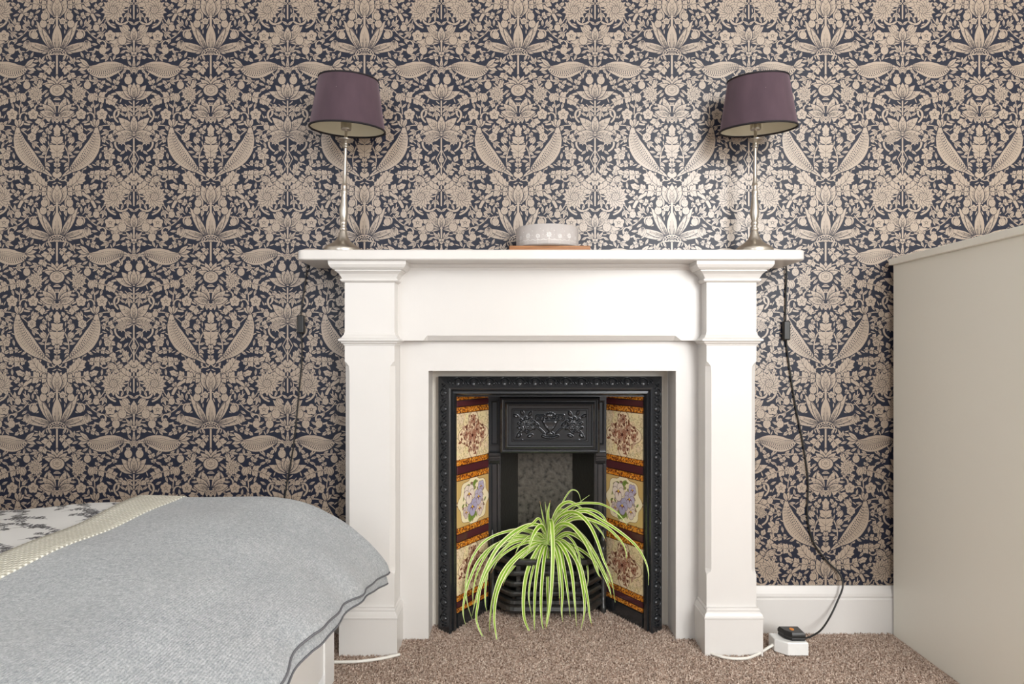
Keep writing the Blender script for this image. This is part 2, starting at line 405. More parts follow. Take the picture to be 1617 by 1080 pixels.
    # open flowers, berries, bells
    daisy(cv, 89, 222, 16); rosette(cv, 71, 92, 9); rosette(cv, 84, 263, 9); rosette(cv, 38, 92, 8.5); daisy(cv, 102, 132, 7.5, 10)
    rosette(cv, 40, 128, 7, 6); daisy(cv, 34, 60, 11, 9); rosette(cv, 80, 158, 6)
    for x, y, R in ((103, 270, 6.5), (93, 286, 6), (72, 286, 5.5), (36, 262, 5.5), (62, 250, 5), (22, 244, 5.5), (B-9, 38, 6), (48, 46, 5.5), (88, 112, 4.5), (20, 232, 5.5)): berry(cv, x, y, R)
    for x, y, a, L in ((46, 270, 1.4, 15), (80, 192, 0.4, 12), (52, 72, -1.2, 14), (106, 180, -1.2, 11), (18, 150, -0.8, 12), (104, 246, 0.9, 14), (26, 128, 2.2, 12)): bell(cv, x, y, a, L)
    # fill the gaps with sprigs, single leaves and tendrils, as dense as a damask is
    a = cv.a
    for pas, (need, tries) in enumerate(((6.4, 900), (4.6, 1600), (3.1, 3000), (2.2, 900))):
        for _ in range(tries):
            x, y = r.uniform(0, B), r.uniform(0, H); R = need
            i0, j0 = int(y*cv.sc), int(x*cv.sc); rr = int(R*cv.sc)
            ii = np.arange(i0-rr, i0+rr+1, 2) % a.shape[0]; jj = np.arange(j0-rr, j0+rr+1, 2) % a.shape[1]
            if a[np.ix_(ii, jj)][..., 0].any(): continue
            an = 2.6*math.sin(x*0.055+1)+2.2*math.cos(y*0.047)+r.choice((0, PI))+r.uniform(-.3, .3); L = R*2.75; c_, s_ = math.cos(an), math.sin(an)
            if pas == 0: acanthus(cv, bez((x-c_*L*.6, y-s_*L*.6), (x+s_*2, y-c_*2), (x+c_*L*.4, y+s_*L*.4)), R*1.25, 3)
            elif pas == 1:
                for b in (-0.75, 0.75, 0): petal(cv, x-c_*L*0.5, y-s_*L*0.5, an+b, L*(1.1 if b == 0 else 0.8), L*0.30, 0.12*(1 if b < 0 else -1)*(b != 0), 1, ON, OFF, 0.9)
                cv.line([(x-c_*L*.85, y-s_*L*.85), (x-c_*L*.4, y-s_*L*.4)], 1.1, ON)
            elif pas == 2: petal(cv, x-c_*L*.5, y-s_*L*.5, an, L*1.15, L*0.44, 0.2, 1, ON, OFF, 0)
            else: petal(cv, x-c_*L*.5, y-s_*L*.5, an, L*1.2, L*0.30, 0.3, 0, ON, OFF, 0)
    return cv

im_wall = wallpaper().image('damask_print')
m = M['paper'] = mat('navy_damask_wallpaper', rough=0.45); t = NT(m)
PX, PZ = 0.4855, 0.59
tc = t.n('ShaderNodeTexCoord'); sep = t.n('ShaderNodeSeparateXYZ'); t.l(tc.outputs['Object'], sep.inputs[0]); cmb = t.n('ShaderNodeCombineXYZ')
t.l(t.math('MULTIPLY', t.math('ADD', sep.outputs['X'], 1.447 - 0.01), 1/PX), cmb.inputs[0])
t.l(t.math('MULTIPLY', t.math('SUBTRACT', sep.outputs['Z'], 1.229), 1/PZ), cmb.inputs[1])
ti = t.n('ShaderNodeTexImage'); ti.image = im_wall; ti.interpolation = 'Linear'; t.l(cmb.outputs[0], ti.inputs[0])
fac = ti.outputs['Color']; big = t.noise(tc.outputs['Object'], 3, 3)
t.color(t.mix(fac, (0.012, 0.015, 0.030), t.mix(big, (0.325, 0.252, 0.187), (0.38, 0.30, 0.23))))
t.l(t.math('MULTIPLY_ADD', fac, 0.7), t.b.inputs['Specular IOR Level'])
rg = t.n('ShaderNodeMapRange'); rg.inputs[3].default_value = 0.38; rg.inputs[4].default_value = 0.35; t.l(fac, rg.inputs[0]); t.l(rg.outputs[0], t.b.inputs['Roughness'])
t.bump(t.math('ADD', t.math('MULTIPLY', fac, 0.5), t.noise(tc.outputs['Object'], 900, 2)), 0.08, 0.0004)

def gen_image(m, im, axes=(0, 2), src='Generated', scale=(1, 1)):
    t = NT(m); tc = t.n('ShaderNodeTexCoord'); sep = t.n('ShaderNodeSeparateXYZ'); t.l(tc.outputs[src], sep.inputs[0]); c = t.n('ShaderNodeCombineXYZ')
    for i in (0, 1): t.l(t.math('MULTIPLY', sep.outputs[axes[i]], scale[i]), c.inputs[i])
    ti = t.n('ShaderNodeTexImage'); ti.image = im; t.l(c.outputs[0], ti.inputs[0]); return t, ti.outputs['Color']

CREAM, BROWN, AMBER, AMBD = (0.86, 0.70, 0.43), (0.16, 0.045, 0.022), (0.70, 0.24, 0.02), (0.17, 0.045, 0.012)
def lin(c): return tuple((x*12.92 if x <= 0.0031308 else 1.055*x**(1/2.4)-0.055) for x in c)
def band(cv, x0, x1, y0, y1, r):
    cv.poly([(x0, y0), (x1, y0), (x1, y1), (x0, y1)], lin(AMBER))
    n = int((x1-x0)*(y1-y0)/4.5)
    for _ in range(n):
        x, y = r.uniform(x0, x1), r.uniform(y0+0.5, y1-0.5)
        cv.disc(x, y, r.uniform(0.6, 1.7), lin(AMBD if r.random() < 0.75 else (0.85, 0.45, 0.08)), r.uniform(0.5, 1.2), r.uniform(0, 3))
    for y in (y0+0.25, y1-0.25): cv.line([(x0, y), (x1, y)], 0.9, lin((0.10, 0.035, 0.015)))
def tile_image(kind, seed):
    r = random.Random(seed); W, H = 76.0, 77.0; cv = Canvas(W, H, 3, lin(CREAM))
    for _ in range(60): cv.disc(r.uniform(0, W), r.uniform(10, H-10), r.uniform(3, 9), lin(tuple(x*r.uniform(0.93, 1.05) for x in CREAM)))
    cx, cy = W/2, H/2
    if kind == 'cross':
        for _ in range(420):
            x, y, a = r.uniform(0, W), r.uniform(9, H-9), r.uniform(0, 6.3)
            cv.line([(x+1.7*math.cos(a+k*1.1)*(0.5+k*0.2), y+1.7*math.sin(a+k*1.1)*(0.5+k*0.2)) for k in range(4)], 0.5, lin((0.46, 0.34, 0.18)))
        k = np.linspace(0, 2*PI, 80, endpoint=False); rad = 27+7.5*np.cos(4*k)
        q = np.c_[cx+rad*np.cos(k)*1.06, cy+rad*np.sin(k)*0.92]
        cv.poly(q, lin((0.88, 0.71, 0.48))); cv.line(q, 0.8, lin((0.22, 0.12, 0.06)), True)
        for i in range(120):
            rr = 30*math.sqrt((i+0.5)/120); a = i*2.4; x, y = cx+rr*math.cos(a)*1.05*(0.7+0.3*abs(math.cos(2*a))), cy+rr*math.sin(a)*0.9*(0.7+0.3*abs(math.cos(2*a)))
            petal(cv, x, y, r.uniform(0, 6.3), r.uniform(3, 7.5), r.uniform(1.6, 3.6), r.uniform(-.2, .2), 1, lin(r.choice([BROWN, (0.24, 0.08, 0.045), (0.10, 0.03, 0.02), (0.55, 0.33, 0.22), (0.70, 0.50, 0.36)])), lin((0.30, 0.14, 0.08)), 0.5)
        for x, y, R in ((cx-3, cy+1, 11), (cx+8, cy-6, 8), (cx-1, cy-20, 7), (cx-19, cy-1, 6), (cx+20, cy+2, 6), (cx+1, cy+18, 6)):
            for k_ in range(7): petal(cv, x, y, 2*PI*k_/7, R, R*0.55, 0, 1, lin(r.choice([(0.62, 0.40, 0.28), (0.45, 0.22, 0.14)])), lin(BROWN), 0.7)
            cv.disc(x, y, R*0.2, lin((0.08, 0.02, 0.015)))
    else:
        k = np.linspace(0, 2*PI, 80, endpoint=False); rad = 34+2.5*np.cos(8*k)
        cv.poly([(0, 8), (W, 8), (W, H-8), (0, H-8)], lin((0.62, 0.42, 0.16)))
        q = np.c_[cx+rad*np.cos(k)*1.05, cy+rad*np.sin(k)*0.93]; cv.poly(q, lin((0.90, 0.78, 0.53))); cv.line(q, 0.7, lin((0.28, 0.16, 0.07)), True)
        for _ in range(54):
            a = r.uniform(0, 6.3); rr = r.uniform(14, 29); x, y = cx+rr*math.cos(a), cy+rr*math.sin(a)*0.95
            petal(cv, x, y, r.uniform(0, 6.3), r.uniform(4, 8), 2.6, 0.2, 1, lin(r.choice([(0.20, 0.30, 0.06), (0.33, 0.38, 0.10), (0.30, 0.15, 0.09), (0.48, 0.38, 0.45)])), lin((0.14, 0.10, 0.06)), 0.5)
        for x, y in ((cx-3, cy+17), (cx+6, cy+16), (cx-10, cy+15), (cx+6, cy-26)):
            petal(cv, x, y, r.uniform(0.5, 2.4), 12, 6, 0.1, 2, lin((0.24, 0.34, 0.07)), lin((0.10, 0.13, 0.03)), 0.7)
        for x, y, R, c in ((cx-18, cy+13, 8, (0.64, 0.50, 0.46)), (cx+18, cy-16, 8, (0.50, 0.45, 0.60)), (cx+15, cy+13, 10, (0.76, 0.62, 0.54)), (cx+12, cy-3, 11, (0.52, 0.46, 0.58)), (cx-3, cy+8, 12, (0.44, 0.40, 0.56)), (cx-11, cy-10, 13, (0.85, 0.72, 0.62))):
            for a, s_ in ((-2.3, 1), (-0.85, 1), (0.1, .9), (3.0, .9), (1.57, 1.05)):
                cv.disc(x+R*0.5*math.cos(a), y+R*0.5*math.sin(a), R*0.55*s_, lin((0.25, 0.16, 0.14))); cv.disc(x+R*0.5*math.cos(a), y+R*0.5*math.sin(a), R*0.50*s_, lin(c))
            for a in (0.3, 2.84, 1.57): cv.line([(x, y), (x+R*0.5*math.cos(a), y+R*0.5*math.sin(a))], [R*0.28, 0.3], lin((0.16, 0.05, 0.07)))
            cv.disc(x, y, R*0.14, lin((0.8, 0.5, 0.06)))
    band(cv, 0, W, 0, 8.3, r); band(cv, 0, W, H-8.3, H, r)
    return cv.image('glazed_tile_' + kind, False)
for kind, seed in (('cross', 3), ('pansy', 5)):
    m = M['tile_'+kind] = mat('glazed_tile_'+kind, rough=0.12, spec=0.5); t, c = gen_image(m, tile_image(kind, seed)); t.color(c)
    t.bump(t.noise(t.coord(), 120, 2), 0.05, 0.001)
cvb = Canvas(76, 8.3, 4, lin(AMBER)); band(cvb, 0, 76, 0, 8.3, random.Random(9))
M['tile_band'] = mat('amber_glazed_band', rough=0.12); t, c = gen_image(M['tile_band'], cvb.image('amber_band', False)); t.color(c)

def toile():
    W = 200.0; r = random.Random(21); cv = Canvas(W, W, 3, (0.86, 0.86, 0.85), False, True)
    for i in range(36):
        x, y = (i % 5)*40+r.uniform(0, 25), (i//5)*29+r.uniform(0, 25); a = r.uniform(-0.5, 0.5)+PI*(i % 2)
        g = r.uniform(0.22, 0.42)
        pts = bez((x, y), (x+22*math.cos(a), y+22*math.sin(a)-14), (x+50*math.cos(a+0.4), y+50*math.sin(a+0.4)), None, 18)
        cv.line(pts, 0.8, (g, g, g+0.02))
        for k in range(2, 17):
            d = pts[k]-pts[k-1]; aa = math.atan2(d[1], d[0])+(0.9 if k % 2 else -0.9)
            g2 = r.uniform(0.25, 0.6); petal(cv, pts[k][0], pts[k][1], aa, r.uniform(4, 8), r.uniform(2, 3.4), 0.2, 1, (g2, g2, g2+0.02), (g*0.7,)*3, 0.4)
        for k in (6, 12, 17):
            x2, y2 = pts[k]+np.array([r.uniform(-4, 4), r.uniform(-4, 4)])
            for j in range(7): g2 = r.uniform(0.3, 0.7); petal(cv, x2, y2, j*0.9, r.uniform(4, 6.5), 3.4, 0.1, 1, (g2,)*3, (0.2,)*3, 0.4)
            cv.disc(x2, y2, 1.0, (0.2, 0.2, 0.2))
    return cv.image('grey_toile', False)
M['toile'] = mat('white_toile_cotton', rough=0.85); t, c = gen_image(M['toile'], toile(), (0, 1), 'Object', (1/0.42, 1/0.42)); t.color(c)
t.bump(t.noise(t.coord(), 14, 3), 0.3, 0.01)

# grey wool throw
m = M['wool'] = mat('grey_melange_knit', rough=0.95, spec=0.15); t = NT(m)
m.node_tree.nodes['Principled BSDF'].inputs['Sheen Weight'].default_value = 0.2
v = t.coord(); n1 = t.noise(t.coord(scale=(330, 210, 330)), 1, 3, 0.7); n2 = t.noise(v, 110, 4, 0.6); n3 = t.noise(v, 6, 3)
s_ = t.math('ADD', t.math('MULTIPLY', n1, 0.6), t.math('ADD', t.math('MULTIPLY', n2, 0.3), t.math('MULTIPLY', n3, 0.1)))
t.color(t.ramp(s_, [(0.36, (0.25, 0.275, 0.30)), (0.5, (0.40, 0.425, 0.445)), (0.64, (0.60, 0.62, 0.635))]))
wv = t.n('ShaderNodeTexWave', wave_type='BANDS', bands_direction='X'); wv.inputs['Scale'].default_value = 75; wv.inputs['Distortion'].default_value = 1.5; t.l(v, wv.inputs['Vector'])
t.bump(t.math('ADD', n1, t.math('MULTIPLY', wv.outputs['Fac'], 0.35)), 0.6, 0.003)
M['woolbind'] = mat('darker_blanket_stitching', (0.15, 0.155, 0.17), 0.9)
m = M['band'] = mat('cream_waffle_border', (0.74, 0.71, 0.60), 0.9, 0, 0.2); t = NT(m); v = t.coord()
ws = []
for d_, sc_ in (('X', 33), ('Y', 22)):
    wv = t.n('ShaderNodeTexWave', wave_type='BANDS', bands_direction=d_); wv.inputs['Scale'].default_value = sc_; wv.inputs['Distortion'].default_value = 0.6; t.l(v, wv.inputs['Vector']); ws.append(wv.outputs['Fac'])
g = t.math('MULTIPLY', ws[0], ws[1]); t.bump(g, 0.9, 0.004)
t.color(t.ramp(g, [(0.0, (0.58, 0.56, 0.46)), (0.3, (0.86, 0.84, 0.75))]))

# carpet
m = M['carpet'] = mat('brown_flecked_carpet', rough=1.0, spec=0.05); t = NT(m); v = t.coord()
vo = t.n('ShaderNodeTexVoronoi'); vo.inputs['Scale'].default_value = 260; t.l(v, vo.inputs['Vector'])
wn = t.n('ShaderNodeTexWhiteNoise'); t.l(vo.outputs['Position'], wn.inputs['Vector'])
t.color(t.mix(t.noise(v, 5, 3), t.ramp(wn.outputs['Value'], [(0.0, (0.19, 0.125, 0.095)), (0.3, (0.44, 0.32, 0.25)), (0.7, (0.66, 0.52, 0.43)), (1.0, (0.88, 0.77, 0.67))]),
             t.ramp(wn.outputs['Value'], [(0.0, (0.16, 0.10, 0.075)), (0.3, (0.38, 0.27, 0.21)), (0.7, (0.60, 0.46, 0.375)), (1.0, (0.84, 0.71, 0.61))])))
t.bump(wn.outputs['Value'], 0.7, 0.004)

# leaf: green centre stripe, cream margins, a few dry tips
m = M['leaf'] = mat('variegated_leaf', rough=0.4); t = NT(m)
at = t.n('ShaderNodeAttribute', attribute_name='across'); al = t.n('ShaderNodeAttribute', attribute_name='along')
oi = t.n('ShaderNodeObjectInfo')
n = t.noise(t.coord(scale=(1, 1, 0.2)), 90, 2); e = t.math('ADD', t.math('ABSOLUTE', at.outputs['Fac']), t.math('MULTIPLY', t.math('SUBTRACT', n, 0.5), 0.12))
gr = t.ramp(e, [(0.0, (0.25, 0.46, 0.012)), (0.25, (0.14, 0.33, 0.004)), (0.50, (0.26, 0.48, 0.012)), (0.60, (0.78, 0.88, 0.28)), (0.78, (0.95, 0.96, 0.60))])
gr = t.mix(t.math('MULTIPLY', oi.outputs['Random'], 0.35), gr, (0.46, 0.62, 0.12))
dry = t.math('MULTIPLY', t.math('GREATER_THAN', oi.outputs['Random'], 0.62), t.math('GREATER_THAN', al.outputs['Fac'], 0.93))
t.color(t.mix(dry, gr, (0.42, 0.23, 0.10))); t.b.inputs['Subsurface Weight'].default_value = 0.0

# ---------------------------------------------------------------- the room
XL, XR, YR, ZC = -2.6, 2.15, -1.6, 2.75
OX0, OX1, OZ = -0.345, 0.573, 0.92                    # chimney opening, all of it behind the surround
w = MB()
for a in ((XL, OX0, 0, ZC), (OX1, XR, 0, ZC), (OX0, OX1, OZ, ZC)): w.box(a[0], a[1], WALL, WALL+0.06, a[2], a[3])
struct(w.build('wall_back', M['paper']))
struct(MB().box(XL-0.1, XL, YR, WALL+0.06, 0, ZC).build('wall_left', M['room']))
struct(MB().box(XR, XR+0.1, YR, WALL+0.06, 0, ZC).build('wall_right', M['room']))
w = MB(); wins = ((0.82, 2.02), (-1.85, -0.65)); z0, z1 = 0.82, 2.68  # right opening, then a made-up left one for the fill light
xs = [XL, wins[1][0], wins[1][1], wins[0][0], wins[0][1], XR]
for i in range(5):
    if i in (1, 3): w.box(xs[i], xs[i+1], YR-0.12, YR, 0, z0); w.box(xs[i], xs[i+1], YR-0.12, YR, z1, ZC)
    else: w.box(xs[i], xs[i+1], YR-0.12, YR, 0, ZC)
struct(w.build('wall_front', M['roomgrey']))
for i, (a, b) in enumerate(wins):
    w = MB()
    for q in ((a, a+0.05, z0, z1), (b-0.05, b, z0, z1), (a+0.05, b-0.05, z0, z0+0.05), (a+0.05, b-0.05, z1-0.05, z1), (a+0.05, b-0.05, 1.72, 1.77)): w.box(q[0], q[1], YR-0.09, YR-0.04, q[2], q[3])
    struct(w.build('window_%d' % (i+1), M['bedwhite']))  # the second frame belongs to the made-up left opening
struct(MB().box(XL, XR, YR, WALL+0.06, ZC, ZC+0.05).build('ceiling', M['ceil']))
fl = struct(MB().box(XL, XR, YR, 2.66, -0.05, 0).build('floor', M['carpet']))

# carpet pile: thousands of short tufts on the visible strip of floor
rng = np.random.default_rng(4); N = 76000
tx = rng.uniform(-0.72, 1.30, N); ty = rng.uniform(1.55, 2.52, N)
keep = ~((ty > 2.2) & ((tx < -0.25) | (tx > 0.5))) & ~((tx > 1.185) & (ty > 1.5))
tx, ty = tx[keep], ty[keep]; N = len(tx)
hh = rng.uniform(0.004, 0.0085, N); rr = rng.uniform(0.0018, 0.0030, N); lx, ly = rng.normal(0, 0.0028, N), rng.normal(0, 0.0028, N); a0 = rng.uniform(0, 6.3, N)
V = np.zeros((N, 4, 3), np.float32)
for k in range(3):
    V[:, k, 0] = tx+rr*np.cos(a0+k*2.094); V[:, k, 1] = ty+rr*np.sin(a0+k*2.094); V[:, k, 2] = 0.0002
V[:, 3, 0] = tx+lx; V[:, 3, 1] = ty+ly; V[:, 3, 2] = hh
base = (np.arange(N)*4)[:, None, None]; Fc = (base+np.array([[0, 1, 3], [1, 2, 3], [2, 0, 3]])[None]).reshape(-1, 3)
me = bpy.data.meshes.new('carpet_pile'); me.vertices.add(N*4); me.vertices.foreach_set('co', V.ravel())
me.loops.add(len(Fc)*3); me.loops.foreach_set('vertex_index', Fc.ravel().astype(np.int32))
me.polygons.add(len(Fc)); me.polygons.foreach_set('loop_start', (np.arange(len(Fc))*3).astype(np.int32))
me.update(calc_edges=True); me.validate(); me.materials.append(M['carpet'])
o = bpy.data.objects.new('carpet_pile', me); COL.objects.link(o); o.parent = fl; o['kind'] = 'stuff'

# skirting boards
sk = [(0.0, 0.0), (0.018, 0.0), (0.018, 0.108), (0.014, 0.112), (0.016, 0.118), (0.015, 0.126), (0.009, 0.138), (0.006, 0.148), (0, 0.148)]
for nm, a, b in (('baseboard_right', 0.742, XR), ('baseboard_left', XL, -0.505)):
    rows = [[(x, WALL-d, z) for d, z in sk] for x in (a, b)]
    struct(MB().strip(rows, True, True).build(nm, M['white']))

# ---------------------------------------------------------------- fire surround
sur = thing('fire_surround', 'white painted wooden fire surround with square pilasters, deep frieze and mantel shelf', 'fireplace', (0.116, 2.1, 0))
def part(mb, name, mt, parent, **k):
    o = mb.build(name, M[mt], parent, **k)
    base = parent
    off = Vector((0, 0, 0))
    while base: off += base.location; base = base.parent
    o.location = -off
    return o
# shelf with rounded front corners
def rounded(x0, x1, y0, y1, r, n=6):
    q = []
    for cx, cy, a in ((x0+r, y0+r, PI), (x1-r, y0+r, 1.5*PI)):
        q += [(cx+r*math.cos(a+PI/2*k/n), cy+r*math.sin(a+PI/2*k/n)) for k in range(n+1)]
    return q + [(x1, y1), (x0, y1)]
SHF = 1.996
rows = []
for z, i in ((1.148, 0.003), (1.151, 0), (1.1745, 0), (1.177, 0.003)): rows.append([(x, y, z) for x, y in rounded(-0.619+i, 0.844-i, SHF+i, WALL-0.001, 0.022)])
part(MB().strip(rows, True, True), 'mantel_shelf', 'white', sur, smooth=True, edge=0.5)
def mitre(mb, x0, x1, yf, yb, prof):
    rows = [[(x0-o, yb, z), (x0-o, yf-o, z), (x1+o, yf-o, z), (x1+o, yb, z)] for o, z in prof]
    mb.strip(rows, True, True)
SF, PF = 2.047, 2.024
for side, c in ((-1, -0.4185), (1, 0.645)):
    x0, x1 = c-0.0735, c+0.0735
    mb = MB(); rows = []
    for z, ch in ((0.1355, .0006), (0.228, .0006), (0.233, .004), (0.238, .012), (0.246, .0145), (0.825, .0145), (0.842, .013), (0.853, .005), (0.856, .0006), (1.094, .0006)):
        rows.append([(x0, WALL-0.001, z), (x0, SF+ch, z), (x0+ch, SF, z), (x1-ch, SF, z), (x1, SF+ch, z), (x1, WALL-0.001, z)])
    mb.strip(rows, True, True); pil = part(mb, 'pilaster', 'white', sur)
    mb = MB(); mitre(mb, x0, x1, SF, WALL-0.001, [(0.0, 1.088), (0.006, 1.0895), (0.010, 1.093), (0.0105, 1.098), (0.006, 1.0985), (0.008, 1.103), (0.013, 1.112), (0.021, 1.119), (0.023, 1.1195), (0.023, 1.1235), (0.028, 1.124), (0.034, 1.129), (0.0385, 1.137), (0.039, 1.1478)])
    part(mb, 'capital', 'white', pil)
    mb = MB(); mitre(mb, x0, x1, SF, WALL-0.001, [(0.0, 0.9425), (0.002, 0.935), (0.008, 0.926), (0.0155, 0.9205), (0.0155, 0.917), (0.010, 0.914), (0.008, 0.910), (0.003, 0.907), (0.002, 0.9035), (0, 0.903)])
    part(mb, 'collar', 'white', pil)
    mb = MB(); mitre(mb, x0, x1, PF+0.011, WALL-0.001, [(0.011, 0.0), (0.011, 0.106), (0.0125, 0.108), (0.0125, 0.112), (0.011, 0.1135), (0.010, 0.119), (0.004, 0.126), (0.0045, 0.1315), (0.001, 0.1355), (-0.01, 0.1356)])
    part(mb, 'plinth', 'white', pil, bevel=0.0015)
# frieze board with stopped chamfer, and the bead under the shelf
FY = 2.102; fx0, fx1 = -0.345, 0.5715; ca, cb = -0.256, 0.492
mb = MB(); zt, zb, ch = 1.1478, 0.918, 0.016
xs = [fx0, ca-0.012, ca, cb, cb+0.02, fx1]; chs = [.0005, .0005, ch, ch, .0005, .0005]
rows = [[(x, WALL, zt), (x, FY, zt), (x, FY, zb+c), (x, FY+c, zb), (x, WALL, zb)] for x, c in zip(xs, chs)]
mb.strip(rows, True, True); part(mb, 'frieze', 'white', sur)
mb = MB(); rows = [[(x, FY-d, 1.1478-h) for d, h in ((0, 0), (0.016, 0), (0.0155, 0.004), (0.011, 0.008), (0.005, 0.011), (0.003, 0.016), (0, 0.0165))] for x in (fx0, fx1)]
mb.strip(rows, True, True); part(mb, 'bed_mould', 'white', sur)
# inner slips round the opening
SY = 2.14; ox0, ox1, oz = -0.2565, 0.5035, 0.826
mb = MB(); mb.box(OX0+.0005, ox0, SY, 2.25, 0, 0.9175).box(ox1, OX1-.0005, SY, 2.25, 0, 0.9175).box(ox0, ox1, SY, 2.25, oz, 0.9175)
part(mb, 'inner_slip', 'white', sur)
IC = 0.1215
mb = MB(); mb.box(ox0, IC-0.34, 2.2505, 2.27, 0, 0.9).box(IC+0.34, ox1, 2.2505, 2.27, 0, 0.9).box(IC-0.34, IC+0.34, 2.2505, 2.27, 0.80, 0.9)
o = part(mb, 'plaster_margin', 'plaster', sur)

# ---------------------------------------------------------------- cast-iron insert
ins = thing('fireplace_insert', 'black cast-iron fireplace insert with splayed floral tiles and urn-decorated hood', 'fireplace', (IC, 2.3, 0))
prof = [(.356, .8066, 2.2495), (.356, .8066, 2.219), (.3535, .804, 2.215), (.3225, .776, 2.187), (.319, .772, 2.183), (.314, .767, 2.185), (.311, .763, 2.193), (.3085, .760, 2.199), (.305, .7535, 2.197), (.301, .749, 2.204), (.298, .7442, 2.222), (.298, .7442, 2.262)]
rows = [[(IC-h, y, 0.0), (IC-h, y, z), (IC+h, y, z), (IC+h, y, 0.0)] for h, z, y in prof]
fr = part(MB().strip(rows), 'iron_frame', 'iron', ins, smooth=True, edge=0.45)
# egg-and-dart casting on the outer slope of the frame
def orn(mb, c, u, v, n, s=1.2):
    """one egg with its husk and a dart: c centre, u along the band, v across, n outward"""
    c, u, v, n = map(Vector, (c, u, v, n))
    rows = []
    for i in range(6):
        a = PI/2*i/5
        rows.append([c+u*(0.0085*s*math.cos(a)*math.cos(k*PI/5))+v*(0.0125*s*math.cos(a)*math.sin(k*PI/5)-0.002)+n*(0.0065*s*math.sin(a)) for k in range(10)])
    mb.strip(rows, True)
    arc = [c+u*(0.0145*s*math.cos(a))+v*(0.0165*s*math.sin(a)-0.002)+n*0.002 for a in np.linspace(-0.5, PI+0.5, 13)]
    mb.tube(arc, 0.0021*s, 5, up=tuple(n))
    for d in (-1, 1):
        q = [c+u*(d*0.0235*s+0.004*s*math.sin(k*2.2))+v*(0.012-0.0052*k)+n*(0.0022) for k in range(5)]
        mb.tube(q, [0.0012, 0.0022, 0.0026, 0.002, 0.001], 5, up=tuple(n))
mb = MB(); dz, dy = 0.0295, 0.029; L = math.hypot(dz, dy)
cz, cy, ch_ = (0.804+0.776)/2, (2.215+2.187)/2, (0.3535+0.3225)/2
for k in range(13): orn(mb, (IC+(k-6)*0.0486, cy, cz), (1, 0, 0), (0, dy/L, dz/L), (0, -dz/L, dy/L))
for s_ in (-1, 1):
    for k in range(15):
        orn(mb, (IC+s_*ch_, cy, 0.755-k*0.0508), (0, 0, 1), (s_*0.72, 0.694, 0), (s_*0.694, -0.72, 0), 1.05)
part(mb, 'egg_and_dart_casting', 'iron', fr, smooth=True)
# splayed cheeks carrying the tiles
TX0, TY0, TX1, TY1 = 0.2975, 2.228, 0.2015, 2.392
zs = [(.744, .7285, 'tile_band'), (.7275, .7085, 'purple'), (.7075, .5175, 'tile_cross'), (.5165, .4915, 'purple'), (.4905, .2985, 'tile_pansy'), (.2975, .2745, 'purple'), (.2735, .0835, 'tile_cross'), (.0825, .0655, 'purple'), (.0645, .0485, 'tile_band')]
tmesh = {}
for s_ in (-1, 1):
    ang = math.atan2(TY1-TY0, TX0-TX1); wd = math.hypot(TX0-TX1, TY1-TY0)
    mb = MB(); d = 0.006
    p0 = Vector((IC+s_*TX0, TY0, 0)); p1 = Vector((IC+s_*TX1, TY1, 0)); nb = Vector((s_*math.sin(ang), math.cos(ang), 0))*d
    rows = [[p0+nb*.6, p1+nb*.6, p1+nb*3, p0+nb*3], ]
    rows = [[(q.x, q.y, z) for q in rows[0]] for z in (0.0, 0.745)]
    mb.strip(rows, True, True); chk = part(mb, 'tile_cheek', 'grout', ins)
    mb = MB(); rows = [[(q.x, q.y, z) for q in (p0-nb*0.7, p1-nb*0.7, p1+nb*.6, p0+nb*.6)] for z in (0.0, 0.047)]
    part(mb.strip(rows, True, True), 'kerb', 'iron', chk, bevel=0.002)
    for zt, zb, mk in zs:
        key = (mk, round(zt-zb, 4))
        if key not in tmesh:
            t_ = 0.005; b = MB(); e = 0.0012; h = zt-zb; ww = wd/2-0.0015
            b.strip([[(-ww, 0, 0), (ww, 0, 0), (ww, 0, h), (-ww, 0, h)], [(-ww, -t_+e, 0), (ww, -t_+e, 0), (ww, -t_+e, h), (-ww, -t_+e, h)], [(-ww+e, -t_, e), (ww-e, -t_, e), (ww-e, -t_, h-e), (-ww+e, -t_, h-e)]], True, True)
            tmesh[key] = b.mesh('tile', M[mk])
        o = bpy.data.objects.new('tile', tmesh[key]); COL.objects.link(o); o.parent = chk
        mid = (p0+p1)/2+nb*0.6
        o.matrix_local = Matrix.Translation((mid.x, mid.y, zb)) @ Matrix.Rotation(-s_*ang if s_ > 0 else ang, 4, 'Z')
# soffit and iron front plate
mb = MB(); mb.strip([[(IC-h, y, z) for h in (0,)]+[(IC+h, y, z)] for h, y, z in ((.3, 2.225, .7445),)]) if False else None
rows = [[(IC-.298, 2.215, .746), (IC+.298, 2.215, .746)], [(IC-.298, 2.215, .7425), (IC+.298, 2.215, .7425)], [(IC-.2, 2.395, .735), (IC+.2, 2.395, .735)], [(IC-.2, 2.395, .75), (IC+.2, 2.395, .75)]]
part(MB().strip(rows), 'soffit', 'iron', ins)
FP = 2.388
mb = MB()
for s_ in (-1, 1):
    a, b = sorted((IC+s_*.203, IC+s_*.160)); mb.box(a, b, FP, FP+.02, 0, .74)
mb.box(IC-.16, IC+.16, FP, FP+.02, .54, .74)
plate = part(mb, 'front_plate', 'iron', ins, bevel=0.002)
def rect_frame(mb, cx, x0, x1, z0, z1, prof, cap=True):
    rows = [[(x0+i, y, z0+i), (x1-i, y, z0+i), (x1-i, y, z1-i), (x0+i, y, z1-i)] for i, y in prof]
    mb.strip(rows, True)
    if cap: n = len(mb.v); mb.f.append((n-4, n-3, n-2, n-1))
